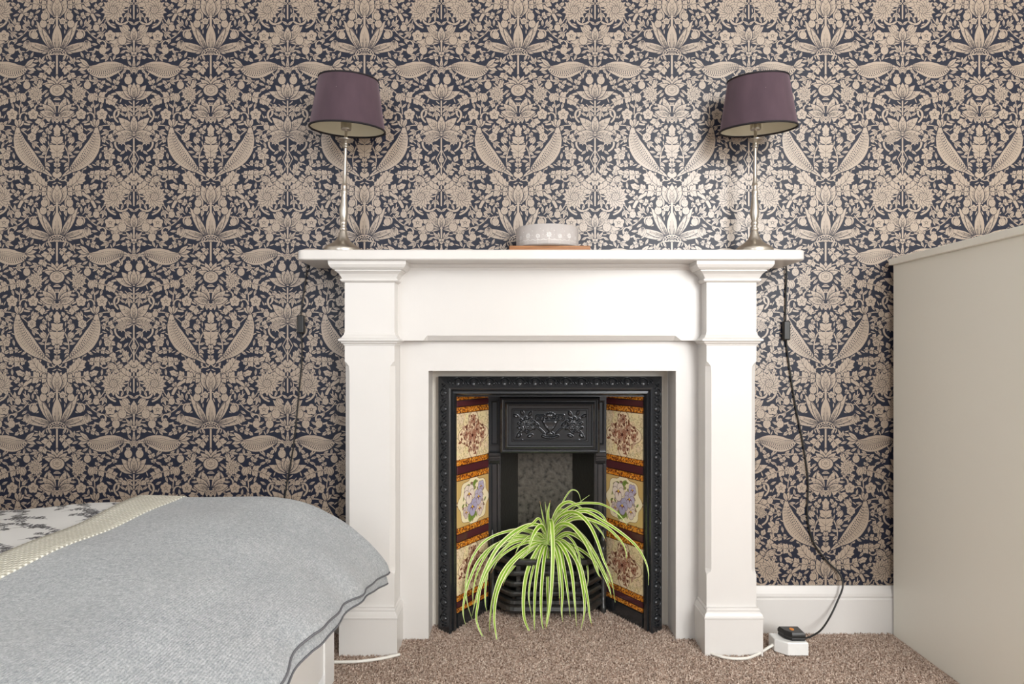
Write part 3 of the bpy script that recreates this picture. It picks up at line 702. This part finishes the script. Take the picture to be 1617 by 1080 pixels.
for s_ in (-1, 1):
    a, b = sorted((IC+s_*.196, IC+s_*.166))
    mb = MB(); rect_frame(mb, 0, a, b, .565, .72, [(0, FP), (0, FP-.004), (.004, FP-.005), (.007, FP-.001), (.008, FP-.0002)])
    rect_frame(mb, 0, a, b, .06, .515, [(0, FP), (0, FP-.004), (.004, FP-.005), (.007, FP-.001), (.008, FP-.0002)])
    part(mb, 'stile_panel', 'iron', plate)
    mb = MB(); prof_ = [(.0, .500), (.006, .505), (.012, .514), (.013, .520), (.018, .522), (.019, .530), (.026, .533), (.027, .542), (.020, .545), (.0, .546)]
    mb.strip([[(x, FP-d_, z_) for d_, z_ in prof_] for x in (a-.002, b+.002)], True, True); part(mb, 'corbel', 'iron', plate)
# hood with its moulded frame
hx0, hx1, hz0, hz1 = IC-.163, IC+.177, .540, .733
mb = MB(); rect_frame(mb, 0, hx0, hx1, hz0, hz1, [(0, FP), (0, FP-.020), (.003, FP-.026), (.008, FP-.030), (.012, FP-.028), (.014, FP-.022), (.017, FP-.022), (.019, FP-.032), (.024, FP-.036), (.028, FP-.034), (.030, FP-.028), (.040, FP-.027), (.042, FP-.031), (.0455, FP-.031), (.047, FP-.026), (.048, FP-.025)])
hood = part(mb, 'hood', 'iron', ins, smooth=True, edge=0.35)
# cast relief of the hood: urn, fret handles, scrolling stems
cv = Canvas(124, 56, 3, OFF, False, False); cx = 62
def both(f):
    for s_ in (1, -1): f(lambda x: cx+s_*x, s_)
def hv(k): return (k, k, k)
shape(cv, [(cx-13, 18), (cx+13, 18), (cx+13, 21), (cx+11, 24), (cx+8, 31), (cx+4, 36), (cx+2, 38), (cx+2, 41), (cx+6, 43), (cx+6, 46), (cx-6, 46), (cx-6, 43), (cx-2, 41), (cx-2, 38), (cx-4, 36), (cx-8, 31), (cx-11, 24), (cx-13, 21)], hv(.9), OFF, 1)
shape(cv, [(cx-10, 17), (cx-6, 14), (cx+6, 14), (cx+10, 17)], hv(.8), OFF, .6)
for k in range(-4, 5): cv.line([(cx+k*2, 25), (cx+k*1.2, 31)], .6, hv(.55))
for a in (-2.3, -1.95, -1.57, -1.2, -.84): petal(cv, cx, 14, a, 11, 4, 0, 1, hv(.8), OFF, .7)
def side(X, s_):
    for q in ([(10, 20), (10, 9), (23, 9), (23, 17), (15, 17), (15, 13), (19, 13)],): cv.line([(X(x), y) for x, y in q], 2.0, hv(.75))
    sp = [(X(10+30*u), 44-10*math.sin(u*PI*1.1)-u*4) for u in np.linspace(0, 1, 16)]; cv.line(sp, 1.8, hv(.7))
    pts = [(X(40+10*math.cos(a)), 29+11*math.sin(a)) for a in np.linspace(1.4, -2.9, 24)]; cv.line(pts, [2.4, 1.4], hv(.75))
    for i in range(2, 24, 3):
        d_ = np.array(pts[min(i+1, 23)])-np.array(pts[i]); a = math.atan2(d_[1], d_[0])
        for q in (-1, 1): petal(cv, pts[i][0], pts[i][1], a+q*1.0, 8, 3.6, 0, 1, hv(.85), OFF, .6)
    rosette(cv, X(38), 30, 7, 5, hv(.95), OFF)
    for x, y, a in ((50, 46, .6), (54, 12, -.5), (46, 8, -1.2), (26, 36, -.8), (30, 46, .4), (20, 30, -.9), (52, 42, 1.2), (36, 10, -2)):
        a_ = a if s_ > 0 else PI-a; petal(cv, X(x), y, a_, 10, 4.4, 0, 1, hv(.8), OFF, .6)
both(side)
for k in range(-4, 5): cv.disc(cx+k*3.2, 48.5+1.6*(1-(k/4)**2)*2, 2.0, hv(.8))
A = cv.a[..., 0]
def blur(a, r):
    for ax in (0, 1):
        a = sum(np.roll(a, k, ax) for k in range(-r, r+1))/(2*r+1)
    return a
hgt = blur(blur(A, 1), 2); gx, gz = 150, 68
ii = np.linspace(0, A.shape[0]-1, gz).astype(int); jj = np.linspace(0, A.shape[1]-1, gx).astype(int)
px0, px1, pz0, pz1 = hx0+.0475, hx1-.0475, hz0+.0475, hz1-.0475
mb = MB(); mb.strip([[(px0+(px1-px0)*j/(gx-1), FP-.0253-.0125*float(hgt[ii[i], jj[j]]), pz1-(pz1-pz0)*i/(gz-1)) for j in range(gx)] for i in range(gz)])
part(mb, 'urn_relief', 'iron', hood, smooth=True, fix=False)
# firebox
mb = MB(); mb.box(IC-.1, IC+.1, 2.55, 2.565, 0, .56); part(mb, 'fireback', 'fireback', ins)
for s_ in (-1, 1):
    rows = [[(IC+s_*.161, FP+.02, z), (IC+s_*.097, 2.556, z), (IC+s_*.115, 2.565, z), (IC+s_*.19, FP+.02, z)] for z in (0, .56)]
    part(MB().strip(rows, True, True), 'fire_cheek', 'ironrough', ins)
part(MB().box(IC-.19, IC+.19, FP+.02, 2.565, .56, .575), 'throat_plate', 'ironrough', ins)

# ---------------------------------------------------------------- grate
gt = thing('fire_grate', 'black cast-iron fire grate with bowed bars at the foot of the fireplace', 'grate', (IC, 2.36, 0))
def serp(d0, n=40, w=.190, edge=.075):
    out = []
    for k in range(n+1):
        x = -w+2*w*k/n; u = min(1, max(0, (w-abs(x))/edge)); u = u*u*(3-2*u); out.append((IC+x, 2.376-d0*u, u))
    return out
for z, hh_, dp, d0 in ((.183, .0095, .012, .052), (.147, .0085, .009, .056), (.113, .0085, .009, .060), (.081, .0085, .009, .062), (.042, .020, .010, .066)):
    sec = [(-dp, -hh_), (dp*.6, -hh_), (dp, -hh_*.4), (dp, hh_*.4), (dp*.6, hh_), (-dp, hh_)]
    if hh_ > .01: sec = [(-dp, -hh_), (dp*.9, -hh_), (dp*1.2, -hh_*.6), (dp*.6, -hh_*.1), (dp*.6, hh_*.2), (dp, hh_*.5), (dp*.8, hh_), (-dp, hh_)]
    pts = [(x, y, z+.006*(1-u)) for x, y, u in serp(d0)]
    part(MB().tube(pts, 1.0, rect=sec), 'bar', 'ironrough', gt, bevel=0)
for s_ in (-1, 1):
    x = IC+s_*.188
    post = MB().lathe([(.011, 0), (.011, .02), (.008, .025), (.008, .19), (.012, .195), (.012, .2), (.007, .206), (.009, .215), (.006, .223), (.0115, .236), (.0105, .250), (.006, .266), (.002, .281)], (x, 2.368, 0), 14)
    part(post, 'finial_post', 'ironrough', gt, smooth=True, edge=.6)
mb = MB()
for k in range(9): mb.box(IC-.14+k*.035-.006, IC-.14+k*.035+.006, 2.34, 2.52, .045, .058)
mb.box(IC-.15, IC+.15, 2.50, 2.512, .035, .058).box(IC-.15, IC-.14, 2.40, 2.512, 0, .046).box(IC+.14, IC+.15, 2.40, 2.512, 0, .046)
part(mb, 'bottom_grid', 'ironrough', gt)
for x in (-.10, .0, .10): part(MB().box(IC+x-.007, IC+x+.007, 2.322, 2.329, .04, .19), 'upright', 'ironrough', gt)

# ---------------------------------------------------------------- spider plant
pl = thing('spider_plant', 'variegated spider plant with long drooping striped leaves standing in the iron grate', 'plant', (IC, 2.435, .0585))
part(MB().lathe([(.045, .0585), (.060, .165), (.066, .166), (.066, .186), (.060, .186), (.057, .172)], (IC, 2.435, 0), 32, caps=False).lathe([(.0449, .059), (0.001, .0586)], (IC, 2.435, 0), 32, caps=False), 'pot', 'pot', pl, smooth=True, edge=.6)
part(MB().lathe([(.059, .174), (.03, .182), (.001, .184)], (IC, 2.435, 0), 24, caps=False), 'soil', 'soil', pl, smooth=True)
Z7 = lambda x, y: (680+x/4, 780+y/4)
leaves = [
 ([(742,300),(755,170),(768,210),(772,400),(760,640),(742,780),(722,880)], 17, 2.20), ([(735,320),(690,330),(620,460),(590,600),(588,760),(615,850),(650,908)], 16, 2.185),
 ([(738,330),(715,330),(680,440),(660,600),(655,780),(658,895)], 14, 2.19), ([(742,330),(730,340),(712,450),(698,640),(702,800),(720,885)], 14, 2.195),
 ([(745,340),(742,420),(738,600),(740,720),(722,860)], 12, 2.22), ([(755,330),(785,320),(815,420),(832,600),(828,740),(836,808)], 13, 2.22),
 ([(755,320),(800,300),(858,380),(892,500),(910,680),(922,835)], 16, 2.20), ([(758,330),(812,330),(845,480),(868,640),(882,775)], 13, 2.22),
 ([(760,320),(830,310),(920,420),(960,580),(972,740),(942,880)], 15, 2.19), ([(760,320),(850,320),(940,440),(985,620),(1005,770),(1020,838)], 13, 2.20),
 ([(760,300),(880,330),(975,420),(995,520),(986,600)], 9, 2.30), ([(735,310),(670,310),(560,375),(450,500),(395,660),(375,800),(372,925)], 14, 2.18),
 ([(735,320),(640,330),(505,450),(425,610),(402,770),(415,900),(432,992)], 14, 2.12), ([(730,290),(620,270),(470,300),(380,420),(350,550),(345,680),(356,745)], 12, 2.22),
 ([(730,280),(680,195),(560,220),(430,330),(345,480),(290,650),(262,770)], 16, 2.20), ([(735,290),(640,285),(500,320),(390,440),(320,570),(298,700),(290,800),(335,910),(378,932)], 13, 2.14),
 ([(730,300),(650,240),(540,225),(420,245)], 16, 2.36), ([(735,300),(600,285),(430,310),(310,410),(240,560),(210,680),(206,760),(220,825)], 12, 2.17),
 ([(730,300),(600,235),(470,240),(340,300),(255,420),(222,570),(232,690),(262,790)], 10, 2.20), ([(735,270),(700,200),(650,255),(605,392)], 18, 2.30),
 ([(745,280),(770,170),(815,80),(880,50),(960,95),(1015,140)], 14, 2.36), ([(748,290),(790,170),(860,118),(930,122),(1000,190),(1050,290),(1090,410),(1140,530),(1166,685)], 15, 2.17),
 ([(750,300),(800,200),(880,195),(965,285),(1020,400),(1055,495),(1082,540)], 16, 2.24), ([(750,300),(820,200),(940,150),(1080,190),(1180,270),(1230,350),(1242,450)], 12, 2.22),
 ([(750,300),(810,180),(940,100),(1050,112),(1110,175),(1130,275)], 12, 2.30), ([(750,300),(820,180),(960,110),(1090,170),(1210,250),(1300,330),(1355,420),(1376,500),(1375,575)], 12, 2.16),
 ([(745,290),(790,160),(900,70),(1040,58),(1120,82),(1190,130),(1242,198)], 10, 2.24), ([(755,310),(850,245),(950,285),(1030,385),(1090,500),(1130,600),(1142,655)], 14, 2.20),
 ([(755,320),(850,310),(960,360),(1045,440),(1062,520)], 12, 2.28), ([(750,300),(860,200),(960,265),(1040,380),(1110,520),(1150,590)], 13, 2.22),
 ([(738,320),(735,220),(735,140),(722,48)], 11, 2.40), ([(742,320),(745,220),(742,120),(756,40)], 13, 2.38), ([(735,320),(725,220),(710,150),(690,45)], 7, 2.40),
 ([(748,300),(770,190),(820,80),(880,-18),(930,-12),(955,66)], 6, 2.40), ([(760,300),(850,150),(940,55),(1002,8)], 5, 2.40),
 ([(735,310),(650,300),(540,330),(440,400),(380,500)], 11, 2.27), ([(735,310),(640,290),(520,300),(420,350)], 9, 2.32), ([(738,300),(690,250),(620,270),(560,330),(530,390)], 9, 2.28),
 ([(752,310),(840,260),(900,300),(935,380),(950,470),(975,545)], 9, 2.28), ([(755,310),(830,290),(905,360),(930,450)], 10, 2.28), ([(745,320),(770,330),(800,420),(812,560),(815,700)], 10, 2.24),
 ([(740,330),(700,350),(645,480),(620,640),(640,780)], 11, 2.24), ([(736,320),(660,340),(560,420),(480,520),(455,580)], 10, 2.28), ([(750,300),(850,150),(980,150),(1070,230),(1110,300)], 11, 2.30),
 ([(752,300),(880,170),(1020,170),(1130,230),(1190,300)], 9, 2.28), ([(740,300),(690,160),(640,190),(560,240),(480,330),(420,430)], 10, 2.27), ([(748,300),(800,120),(870,110),(960,160)], 11, 2.36),
 ([(735,300),(560,260),(400,330),(310,460),(270,600),(268,700)], 10, 2.20), ([(750,310),(900,250),(1010,330),(1080,450)], 10, 2.26),
]
def make_leaf(pxs, wpx, Yend):
    n = len(pxs); pts = []
    for i, (x, y) in enumerate(pxs):
        u = i/(n-1); Y = 2.432+(Yend-2.432)*min(1, u*1.25)**0.85
        q = Z7(x, y); pts.append(P(q[0], q[1], Y))
    pts = [Vector(p) for p in catmull(pts, 7)]; m_ = len(pts); mb = MB(); rows = []; ac = []; al_ = []
    wd = wpx/4*Yend/F
    tw = rnd.uniform(-.5, .5)
    for i, p in enumerate(pts):
        u = i/(m_-1); t_ = (pts[min(i+1, m_-1)]-pts[max(i-1, 0)]).normalized()
        view = Vector((rnd.uniform(-.02, .02)+tw*u, -1, .35)); a = t_.cross(view).normalized(); nn = a.cross(t_).normalized()
        w_ = wd*0.80*(min(1, .45+u*2.2) if u < .25 else 1)*max(0.03, (1-max(0, (u-.35)/.65)**1.8))
        w_ = max(w_, .0006)
        for k in (-1, -.62, -.25, .25, .62, 1): rows.append(p+a*w_*k+nn*(-.30*w_*(1-abs(k)))); ac.append(k); al_.append(u)
    R = [rows[i*6:(i+1)*6] for i in range(m_)]; mb.strip(R); mb.attr = {'across': ac, 'along': al_}
    for v_ in range(len(mb.v)):
        x, y, z = mb.v[v_]
        if z < .011: mb.v[v_] = (x, y, .011)
    return part(mb, 'leaf', 'leaf', pl, smooth=True, fix=False)
for l in leaves: make_leaf(*l)

# ---------------------------------------------------------------- table lamps
def lamp(x, Y, shade_tilt, shade_off, label, zs=1.177, lean=0.0):
    r = thing('table_lamp', label, 'lamp', (x, Y, zs), 'pair of nickel table lamps')
    r.rotation_euler = (0, lean, 0)
    px = 1/531.0
    prof = [(.0535, 0), (.0545, .003), (.0545, .012), (.052, .015), (.050, .0165), (.049, .018), (.040, .024), (.029, .031), (.020, .040), (.0145, .050), (.0115, .060), (.0095, .066), (.0115, .070), (.0115, .074), (.0085, .078), (.0085, .083), (.0105, .087), (.0105, .092), (.0085, .096), (.0105, .104), (.0125, .116), (.0125, .128), (.0105, .145), (.0085, .165), (.0078, .176), (.0095, .180), (.0095, .184), (.0066, .190), (.0066, .20), (.0085, .204), (.0060, .208), (.0050, .24), (.0045, .30), (.0045, .312), (.0085, .316), (.0085, .324), (.006, .327), (.010, .331), (.0215, .336), (.0215, .3385), (.007, .340), (.0045, .345), (.0042, .372)]
    MB().lathe(prof, (0, 0, 0), 40).build('stem', M['nickel'], r, smooth=True, edge=.7)
    MB().lathe([(.005, .366), (.0145, .368), (.0155, .371), (.0155, .398), (.0145, .400), (.0145, .43), (.004, .432)], (0, 0, 0), 28).build('bulb_holder', M['nickel'], r, smooth=True, edge=.6)
    s = MB(); hb, ht, rb, rt = .369, .512, .1105, .086; th = .0015
    s.lathe([(rb, 0), (rt, ht-hb)], n=64, caps=False)
    sh = s.build('lamp_shade', M['velvet'], r, smooth=True); sh.location = (shade_off[0], shade_off[1], hb); sh.rotation_euler = shade_tilt
    MB().lathe([(rb-th, .0005), (rt-th, ht-hb-.0005)], n=64, caps=False).build('lining', M['lining'], sh, smooth=True)['label'] = 'cream inner lining'
    for rr_, z in ((rb-.0005, 0), (rt-.0005, ht-hb)):
        ring = [(rr_*math.cos(a), rr_*math.sin(a), z) for a in np.linspace(0, 2*PI, 65)]
        MB().tube(ring, .0030, 8).build('edging', M['trimdark'], sh, smooth=True)
    sp = MB()
    for k in range(3):
        a = 2*PI*k/3+.4; sp.tube([(0, 0, .062), (rt*.5*math.cos(a), rt*.5*math.sin(a), .070), (.0935*math.cos(a), .0935*math.sin(a), .098)], .0012, 6)
    sp.lathe([(.016, .060), (.016, .064)], n=20); sp.build('shade_carrier', M['nickel'], sh)
    return r
lamp((541-HX)/531, 2.072, (math.radians(5.5), math.radians(1.0), 0), (.004, 0, .0), 'left-hand nickel table lamp with aubergine velvet shade, standing above the bed', lean=math.radians(1.6))
lamp((1191-HX)/531, 2.072, (math.radians(6.5), math.radians(-3.2), 0), (.008, 0, 0), 'right-hand nickel table lamp with tilted aubergine velvet shade, nearer the chest', lean=math.radians(0.6), zs=1.177)

# ---------------------------------------------------------------- glass and board on the shelf
bx0, bx1 = (804-HX)/533, (930-HX)/533
board = MB().box(bx0, bx1, 2.022, 2.185, 1.1772, 1.1925).build('wooden_board', M['wood'], bevel=.0015)
tag(board, 'small oiled oak board lying in the middle of the mantel shelf', 'board')
def etched():
    cv = Canvas(576, 60, 3, OFF, False, False); r = random.Random(2)
    for k in range(18):
        x = 16+32*k; y = 32+(k % 2)*3
        for j in range(8): petal(cv, x, y, j*PI/4, 9-(k % 2)*2, 4.5, 0, 1, (1, 1, 1), OFF, .6)
        cv.disc(x, y, 2.4, (.4, .4, .4))
        cv.line(bez((x, y+9), (x+7, 50), (x+15, 44)), 1.5, (.9, .9, .9)); cv.line(bez((x, y+9), (x-7, 50), (x-15, 44)), 1.5, (.9, .9, .9)); cv.line([(x, y+8), (x, 58)], 1.4, (.9, .9, .9))
        cv.disc(x+15, 20, 1.8, (.8, .8, .8)); cv.disc(x+8, 14, 1.2, (.8, .8, .8)); cv.disc(x+15, 32, 1.5, (.8, .8, .8))
    return cv.image('etched_flowers')
m = M['glass'] = mat('frosted_glass', (0.90, 0.87, 0.85), 0.45, 0, 0.5); t = NT(m); t.b.inputs['Transmission Weight'].default_value = 0.55; t.b.inputs['IOR'].default_value = 1.12
tc = t.n('ShaderNodeTexCoord'); gd = t.n('ShaderNodeTexGradient', gradient_type='RADIAL'); t.l(tc.outputs['Object'], gd.inputs[0]); sp_ = t.n('ShaderNodeSeparateXYZ'); t.l(tc.outputs['Generated'], sp_.inputs[0])
cb_ = t.n('ShaderNodeCombineXYZ'); t.l(gd.outputs['Fac'], cb_.inputs[0]); t.l(sp_.outputs['Z'], cb_.inputs[1]); ti = t.n('ShaderNodeTexImage'); ti.image = etched(); t.l(cb_.outputs[0], ti.inputs[0])
t.color(t.mix(ti.outputs['Color'], (0.74, 0.70, 0.68), (0.90, 0.88, 0.86))); t.bump(ti.outputs['Color'], .5, .001)
t.l(t.math('SUBTRACT', 0.5, t.math('MULTIPLY', ti.outputs['Color'], .35)), t.b.inputs['Transmission Weight'])
rg_, hg = .0935, .061
gl = MB().lathe([(rg_-.006, 0), (rg_, .003), (rg_, hg-.003), (rg_-.0015, hg), (rg_-.0035, hg-.001), (rg_-.004, .006), (.001, .005)], n=72, caps=False).lathe([(rg_-.006, 0), (.001, 0)], n=72, caps=False)
glass = gl.build('glass_dish', M['glass'], smooth=True, edge=.7, loc=((864.5-HX)/527, 2.098, 1.1928)); tag(glass, 'round frosted glass dish etched with flowers, resting on the oak board', 'dish')

# ---------------------------------------------------------------- bed
bed = thing('bed', 'white lacquered bed base with corner post, at the left in front of the fireplace', 'bed', (-1.4, 1.2, 0))
BX, BYF, BYN = -0.476, 1.868, 0.42
part(MB().box(BX-.022, BX-.004, BYN+.09, BYF-.09, .06, .36), 'end_panel', 'bedwhite', bed, bevel=.002)
for y in (BYF-.095, BYN): part(MB().box(BX-.05, BX, y, y+.095, 0, .375), 'corner_post', 'bedwhite', bed, bevel=.004)
for y in (BYF-.028, BYN): part(MB().box(-2.45, BX-.05, y, y+.028, .06, .36), 'side_rail', 'bedwhite', bed, bevel=.002)
part(MB().box(-2.5, -2.45, BYN, BYF, 0, .85), 'headboard', 'bedwhite', bed, bevel=.004)
part(MB().box(-2.44, BX-.03, BYN+.03, BYF-.03, .30, .43), 'mattress', 'bedwhite', bed, bevel=.04, seg=4)
def prof_x(s, lift=0.0):
    pass
PR = catmull([(-2.42, .470), (-1.6, .486), (-1.1, .490), (-.87, .494), (-.72, .495), (-.62, .491), (-.53, .472), (-.455, .430), (-.395, .370), (-.358, .315), (-.345, .285), (-.341, .262)], 8)
def bump_z(x, y): return .006*math.sin(x*5.1+y*3.3)+.004*math.sin(x*11-y*7+1)+.0025*math.sin(y*19+x*13)
def cloth(x_from, x_to, zoff, hem, y0, y1, nY=70, far_drop=.10, wav=.006):
    """sheet following the bed's profile, its end hanging to a hem height hem(y), far side turned down"""
    P2 = [(x, z) for x, z in PR if x_from-1e-6 <= x <= x_to+1e-6]
    if P2[0][0] > x_from: 
        z_ = np.interp(x_from, [p[0] for p in PR], [p[1] for p in PR]); P2 = [(x_from, z_)]+P2
    rows = []; ys = list(np.linspace(y0, y1-.05, nY))
    for a in np.linspace(.2, PI/2, 6): ys.append(('c', a))
    for d in (.03, .06, far_drop): ys.append(('d', d))
    for q in ys:
        if isinstance(q, tuple):
            if q[0] == 'c': y, dz = y1-.05+.05*math.sin(q[1]), -.05*(1-math.cos(q[1]))
            else: y, dz = y1, -.05-q[1]
        else: y, dz = q, 0
        hz = hem(y); row = []
        for x, z in P2:
            fold = max(0, (x+.56)/.22); z2 = z
            if x > -.5:      # re-time the hanging part so that it ends at the hem
                zt_ = .455; z2 = zt_+(z-zt_)*(zt_-hz)/(zt_-.262) if z < zt_ else z
            xx = x+fold*wav*(math.sin(y*21)+.6*math.sin(y*37+1))+fold*.0
            k = 1 if x < -.55 else max(0, 1-fold)
            row.append((xx, y, z2+zoff+bump_z(x, y)*k+dz*min(1, max(0, (z2-hz)/(.46-hz)))))
        rows.append(row)
    return rows
hem0 = lambda y: float(np.interp(y, [.4, 1.05, 1.19, 1.35, 1.49, 1.75, 1.87], [.385, .383, .383, .357, .336, .290, .272]))
du = MB().strip(cloth(-2.42, -.80, -.012, lambda y: hem0(y)+.05, .44, BYF+.008, 50)).build('duvet', M['toile'], smooth=True)
so = du.modifiers.new('thick', 'SOLIDIFY'); so.thickness = .01; so.offset = -1
tag(du, 'white duvet with grey floral sprig print, showing at the left edge of the bed', 'duvet')
th = thing('throw_blanket', 'grey melange knitted throw with cream border draped over the bed end', 'blanket', (-.6, 1.2, .45))
o = part(MB().strip(cloth(-.872, -.34, .003, lambda y: hem0(y)+.013, .43, BYF+.022, 90)), 'throw', 'wool', th, smooth=True); so = o.modifiers.new('thick', 'SOLIDIFY'); so.thickness = .005; so.offset = -1
o2 = part(MB().strip(cloth(-.6, -.34, -.0035, lambda y: hem0(y)-.002+.006*math.sin(y*9), .43, BYF+.012, 90, wav=.004)), 'under_layer', 'wool', th, smooth=True); so = o2.modifiers.new('thick', 'SOLIDIFY'); so.thickness = .004; so.offset = -1
for src, nm, zo in ((o, 'hem_stitching', 0), ):
    rows = cloth(-.872, -.34, .003, lambda y: hem0(y)+.013, .43, BYF+.022, 90); pts = [r_[-1] for r_ in rows[:-5]]
    part(MB().tube([(x+.001, y, z) for x, y, z in pts], .0022, 6), nm, 'woolbind', th, smooth=True)
rows = cloth(-.6, -.34, -.0035, lambda y: hem0(y)-.002+.006*math.sin(y*9), .43, BYF+.012, 90, wav=.004)
part(MB().tube([(x+.001, y, z) for x, y, z in [r_[-1] for r_ in rows[:-5]]], .002, 6), 'hem_stitching', 'woolbind', th, smooth=True)
o = part(MB().strip([[(x, y, z) for x, y, z in r_ if x <= -.868] for r_ in cloth(-.985, -.86, .006, hem0, .43, BYF+.022, 90)]), 'border', 'band', th, smooth=True, fix=False)
so = o.modifiers.new('thick', 'SOLIDIFY'); so.thickness = .009; so.offset = -1; o['label'] = 'cream waffle border'

# ---------------------------------------------------------------- chest of drawers
DX, DB, DF, DT = 1.191, 2.176, 1.50, 1.175
ch = thing('chest_of_drawers', 'tall white chest of drawers seen from its side, at the right edge', 'chest', (1.5, 1.84, 0))
part(MB().box(DX, 1.96, DF+.02, DB, 0, DT-.02), 'carcass', 'dresser', ch, bevel=.0015)
part(MB().box(DX-.013, 1.973, DF-.005, DB+.004, DT-.02, DT), 'top_panel', 'dresser', ch, bevel=.002)
for k in range(4): part(MB().box(DX+.006, 1.954, DF, DF+.02, .05+k*.277, .05+k*.277+.27), 'drawer', 'dresser', ch, bevel=.002)

# ---------------------------------------------------------------- cables and sockets
def cable(pts, r, name, mt, parent=None, n=8): return part(MB().tube([Vector(p) for p in catmull(pts, 8)], r, n), name, mt, parent, smooth=True)
lc = thing('lamp_cord', 'black lamp cord with inline switch hanging down the wallpaper left of the fireplace', 'cord', P(480, 420, 2.19), 'black lamp cords')
cable([P(x, y, Y) for x, y, Y in ((492, 404, 2.188), (486, 418, 2.190), (482, 445, 2.194), (477, 480, 2.194), (475, 510, 2.192), (477, 560, 2.194), (472, 620, 2.195), (464, 700, 2.195), (452, 770, 2.195), (440, 850, 2.195))], .0024, 'flex', 'cord', lc)
a = P(475.5, 512, 2.186); part(MB().box(a[0]-.0105, a[0]+.0105, 2.176, 2.197, a[2]-.028, a[2]+.028), 'inline_switch', 'black', lc, bevel=.004)
rc = thing('lamp_cord', 'black lamp cord with inline switch and plug, hanging right of the fireplace', 'cord', P(1241, 420, 2.19), 'black lamp cords')
cable([P(x, y, Y) for x, y, Y in ((1216, 423, 2.19), (1226, 418, 2.180), (1238, 412, 2.180), (1242, 430, 2.190), (1241, 470, 2.194), (1241, 520, 2.192), (1244, 560, 2.194), (1256, 640, 2.195), (1268, 700, 2.195), (1276, 760, 2.195), (1275, 815, 2.194), (1284, 855, 2.194), (1305, 885, 2.192), (1325, 905, 2.186), (1331, 925, 2.170), (1322, 950, 2.160), (1310, 975, 2.140), (1296, 995, 2.105), (1280, 1005, 2.085), (1270, 1008, 2.078))], .0028, 'flex', 'cord', rc)
a = P(1241.5, 522, 2.186); part(MB().box(a[0]-.0105, a[0]+.0105, 2.176, 2.197, a[2]-.030, a[2]+.030), 'inline_switch', 'black', rc, bevel=.004)
# socket block on the carpet
SXc, SYc = (1247-HX)*2.045/F, 2.06
ex = thing('extension_socket', 'white extension socket block lying on the carpet by the right plinth', 'socket', (SXc, SYc, 0))
def wedge(mb, pts, z0, z1, ins=.003):
    mb.strip([[(x, y, z0) for x, y in pts], [(x, y, z1-ins) for x, y in pts], [(SXc+(x-SXc)*.94, SYc+(y-SYc)*.94, z1) for x, y in pts]], True, True)
mb = MB(); wedge(mb, [(SXc-.046, SYc+.030), (SXc-.044, SYc-.012), (SXc-.016, SYc-.043), (SXc+.044, SYc-.043), (SXc+.046, SYc+.030)], .004, .042); part(mb, 'socket_body', 'whiteplastic', ex, bevel=.002)
xx = SXc-.045
cable([(xx, SYc-.004, .020), (xx-.025, SYc-.016, .012), (xx-.06, SYc-.042, .008), (xx-.10, 1.992, .008), (xx-.15, 1.993, .008), (xx-.187, 2.02, .008), (xx-.203, 2.055, .008)], .0042, 'flex', 'whitecord', ex)
mb = MB(); px_, py_ = SXc+.006, SYc-.004
pg = [(px_-.030, py_+.022), (px_-.024, py_-.012), (px_-.006, py_-.030), (px_+.034, py_-.030), (px_+.034, py_+.022)]
mb.strip([[(px_+(x-px_)*k, py_+(y-py_)*k, z) for x, y in pg] for k, z in ((.94, .0425), (.97, .047), (.93, .050), (1, .053), (1, .060), (.86, .067))], True, True)
part(mb, 'plug', 'black', rc, bevel=.0008)
part(MB().lathe([(.0085, .0670), (.008, .0682), (.001, .0684)], (px_+.003, py_-.003, 0), 20, sx=.75, sy=1.1, caps=False), 'orange_mark', 'orange', rc)['label'] = 'small orange mark on the plug'
lw = thing('white_cable', 'white cable lying on the carpet round the foot of the left plinth', 'cable', P(580, 1050, 1.99))
cable([(-.62, 1.985, .008), (-.55, 1.972, .008), (-.49, 1.968, .008), (-.43, 1.972, .008), (-.37, 1.992, .008), (-.325, 2.018, .008)], .0045, 'flex', 'whitecord', lw)
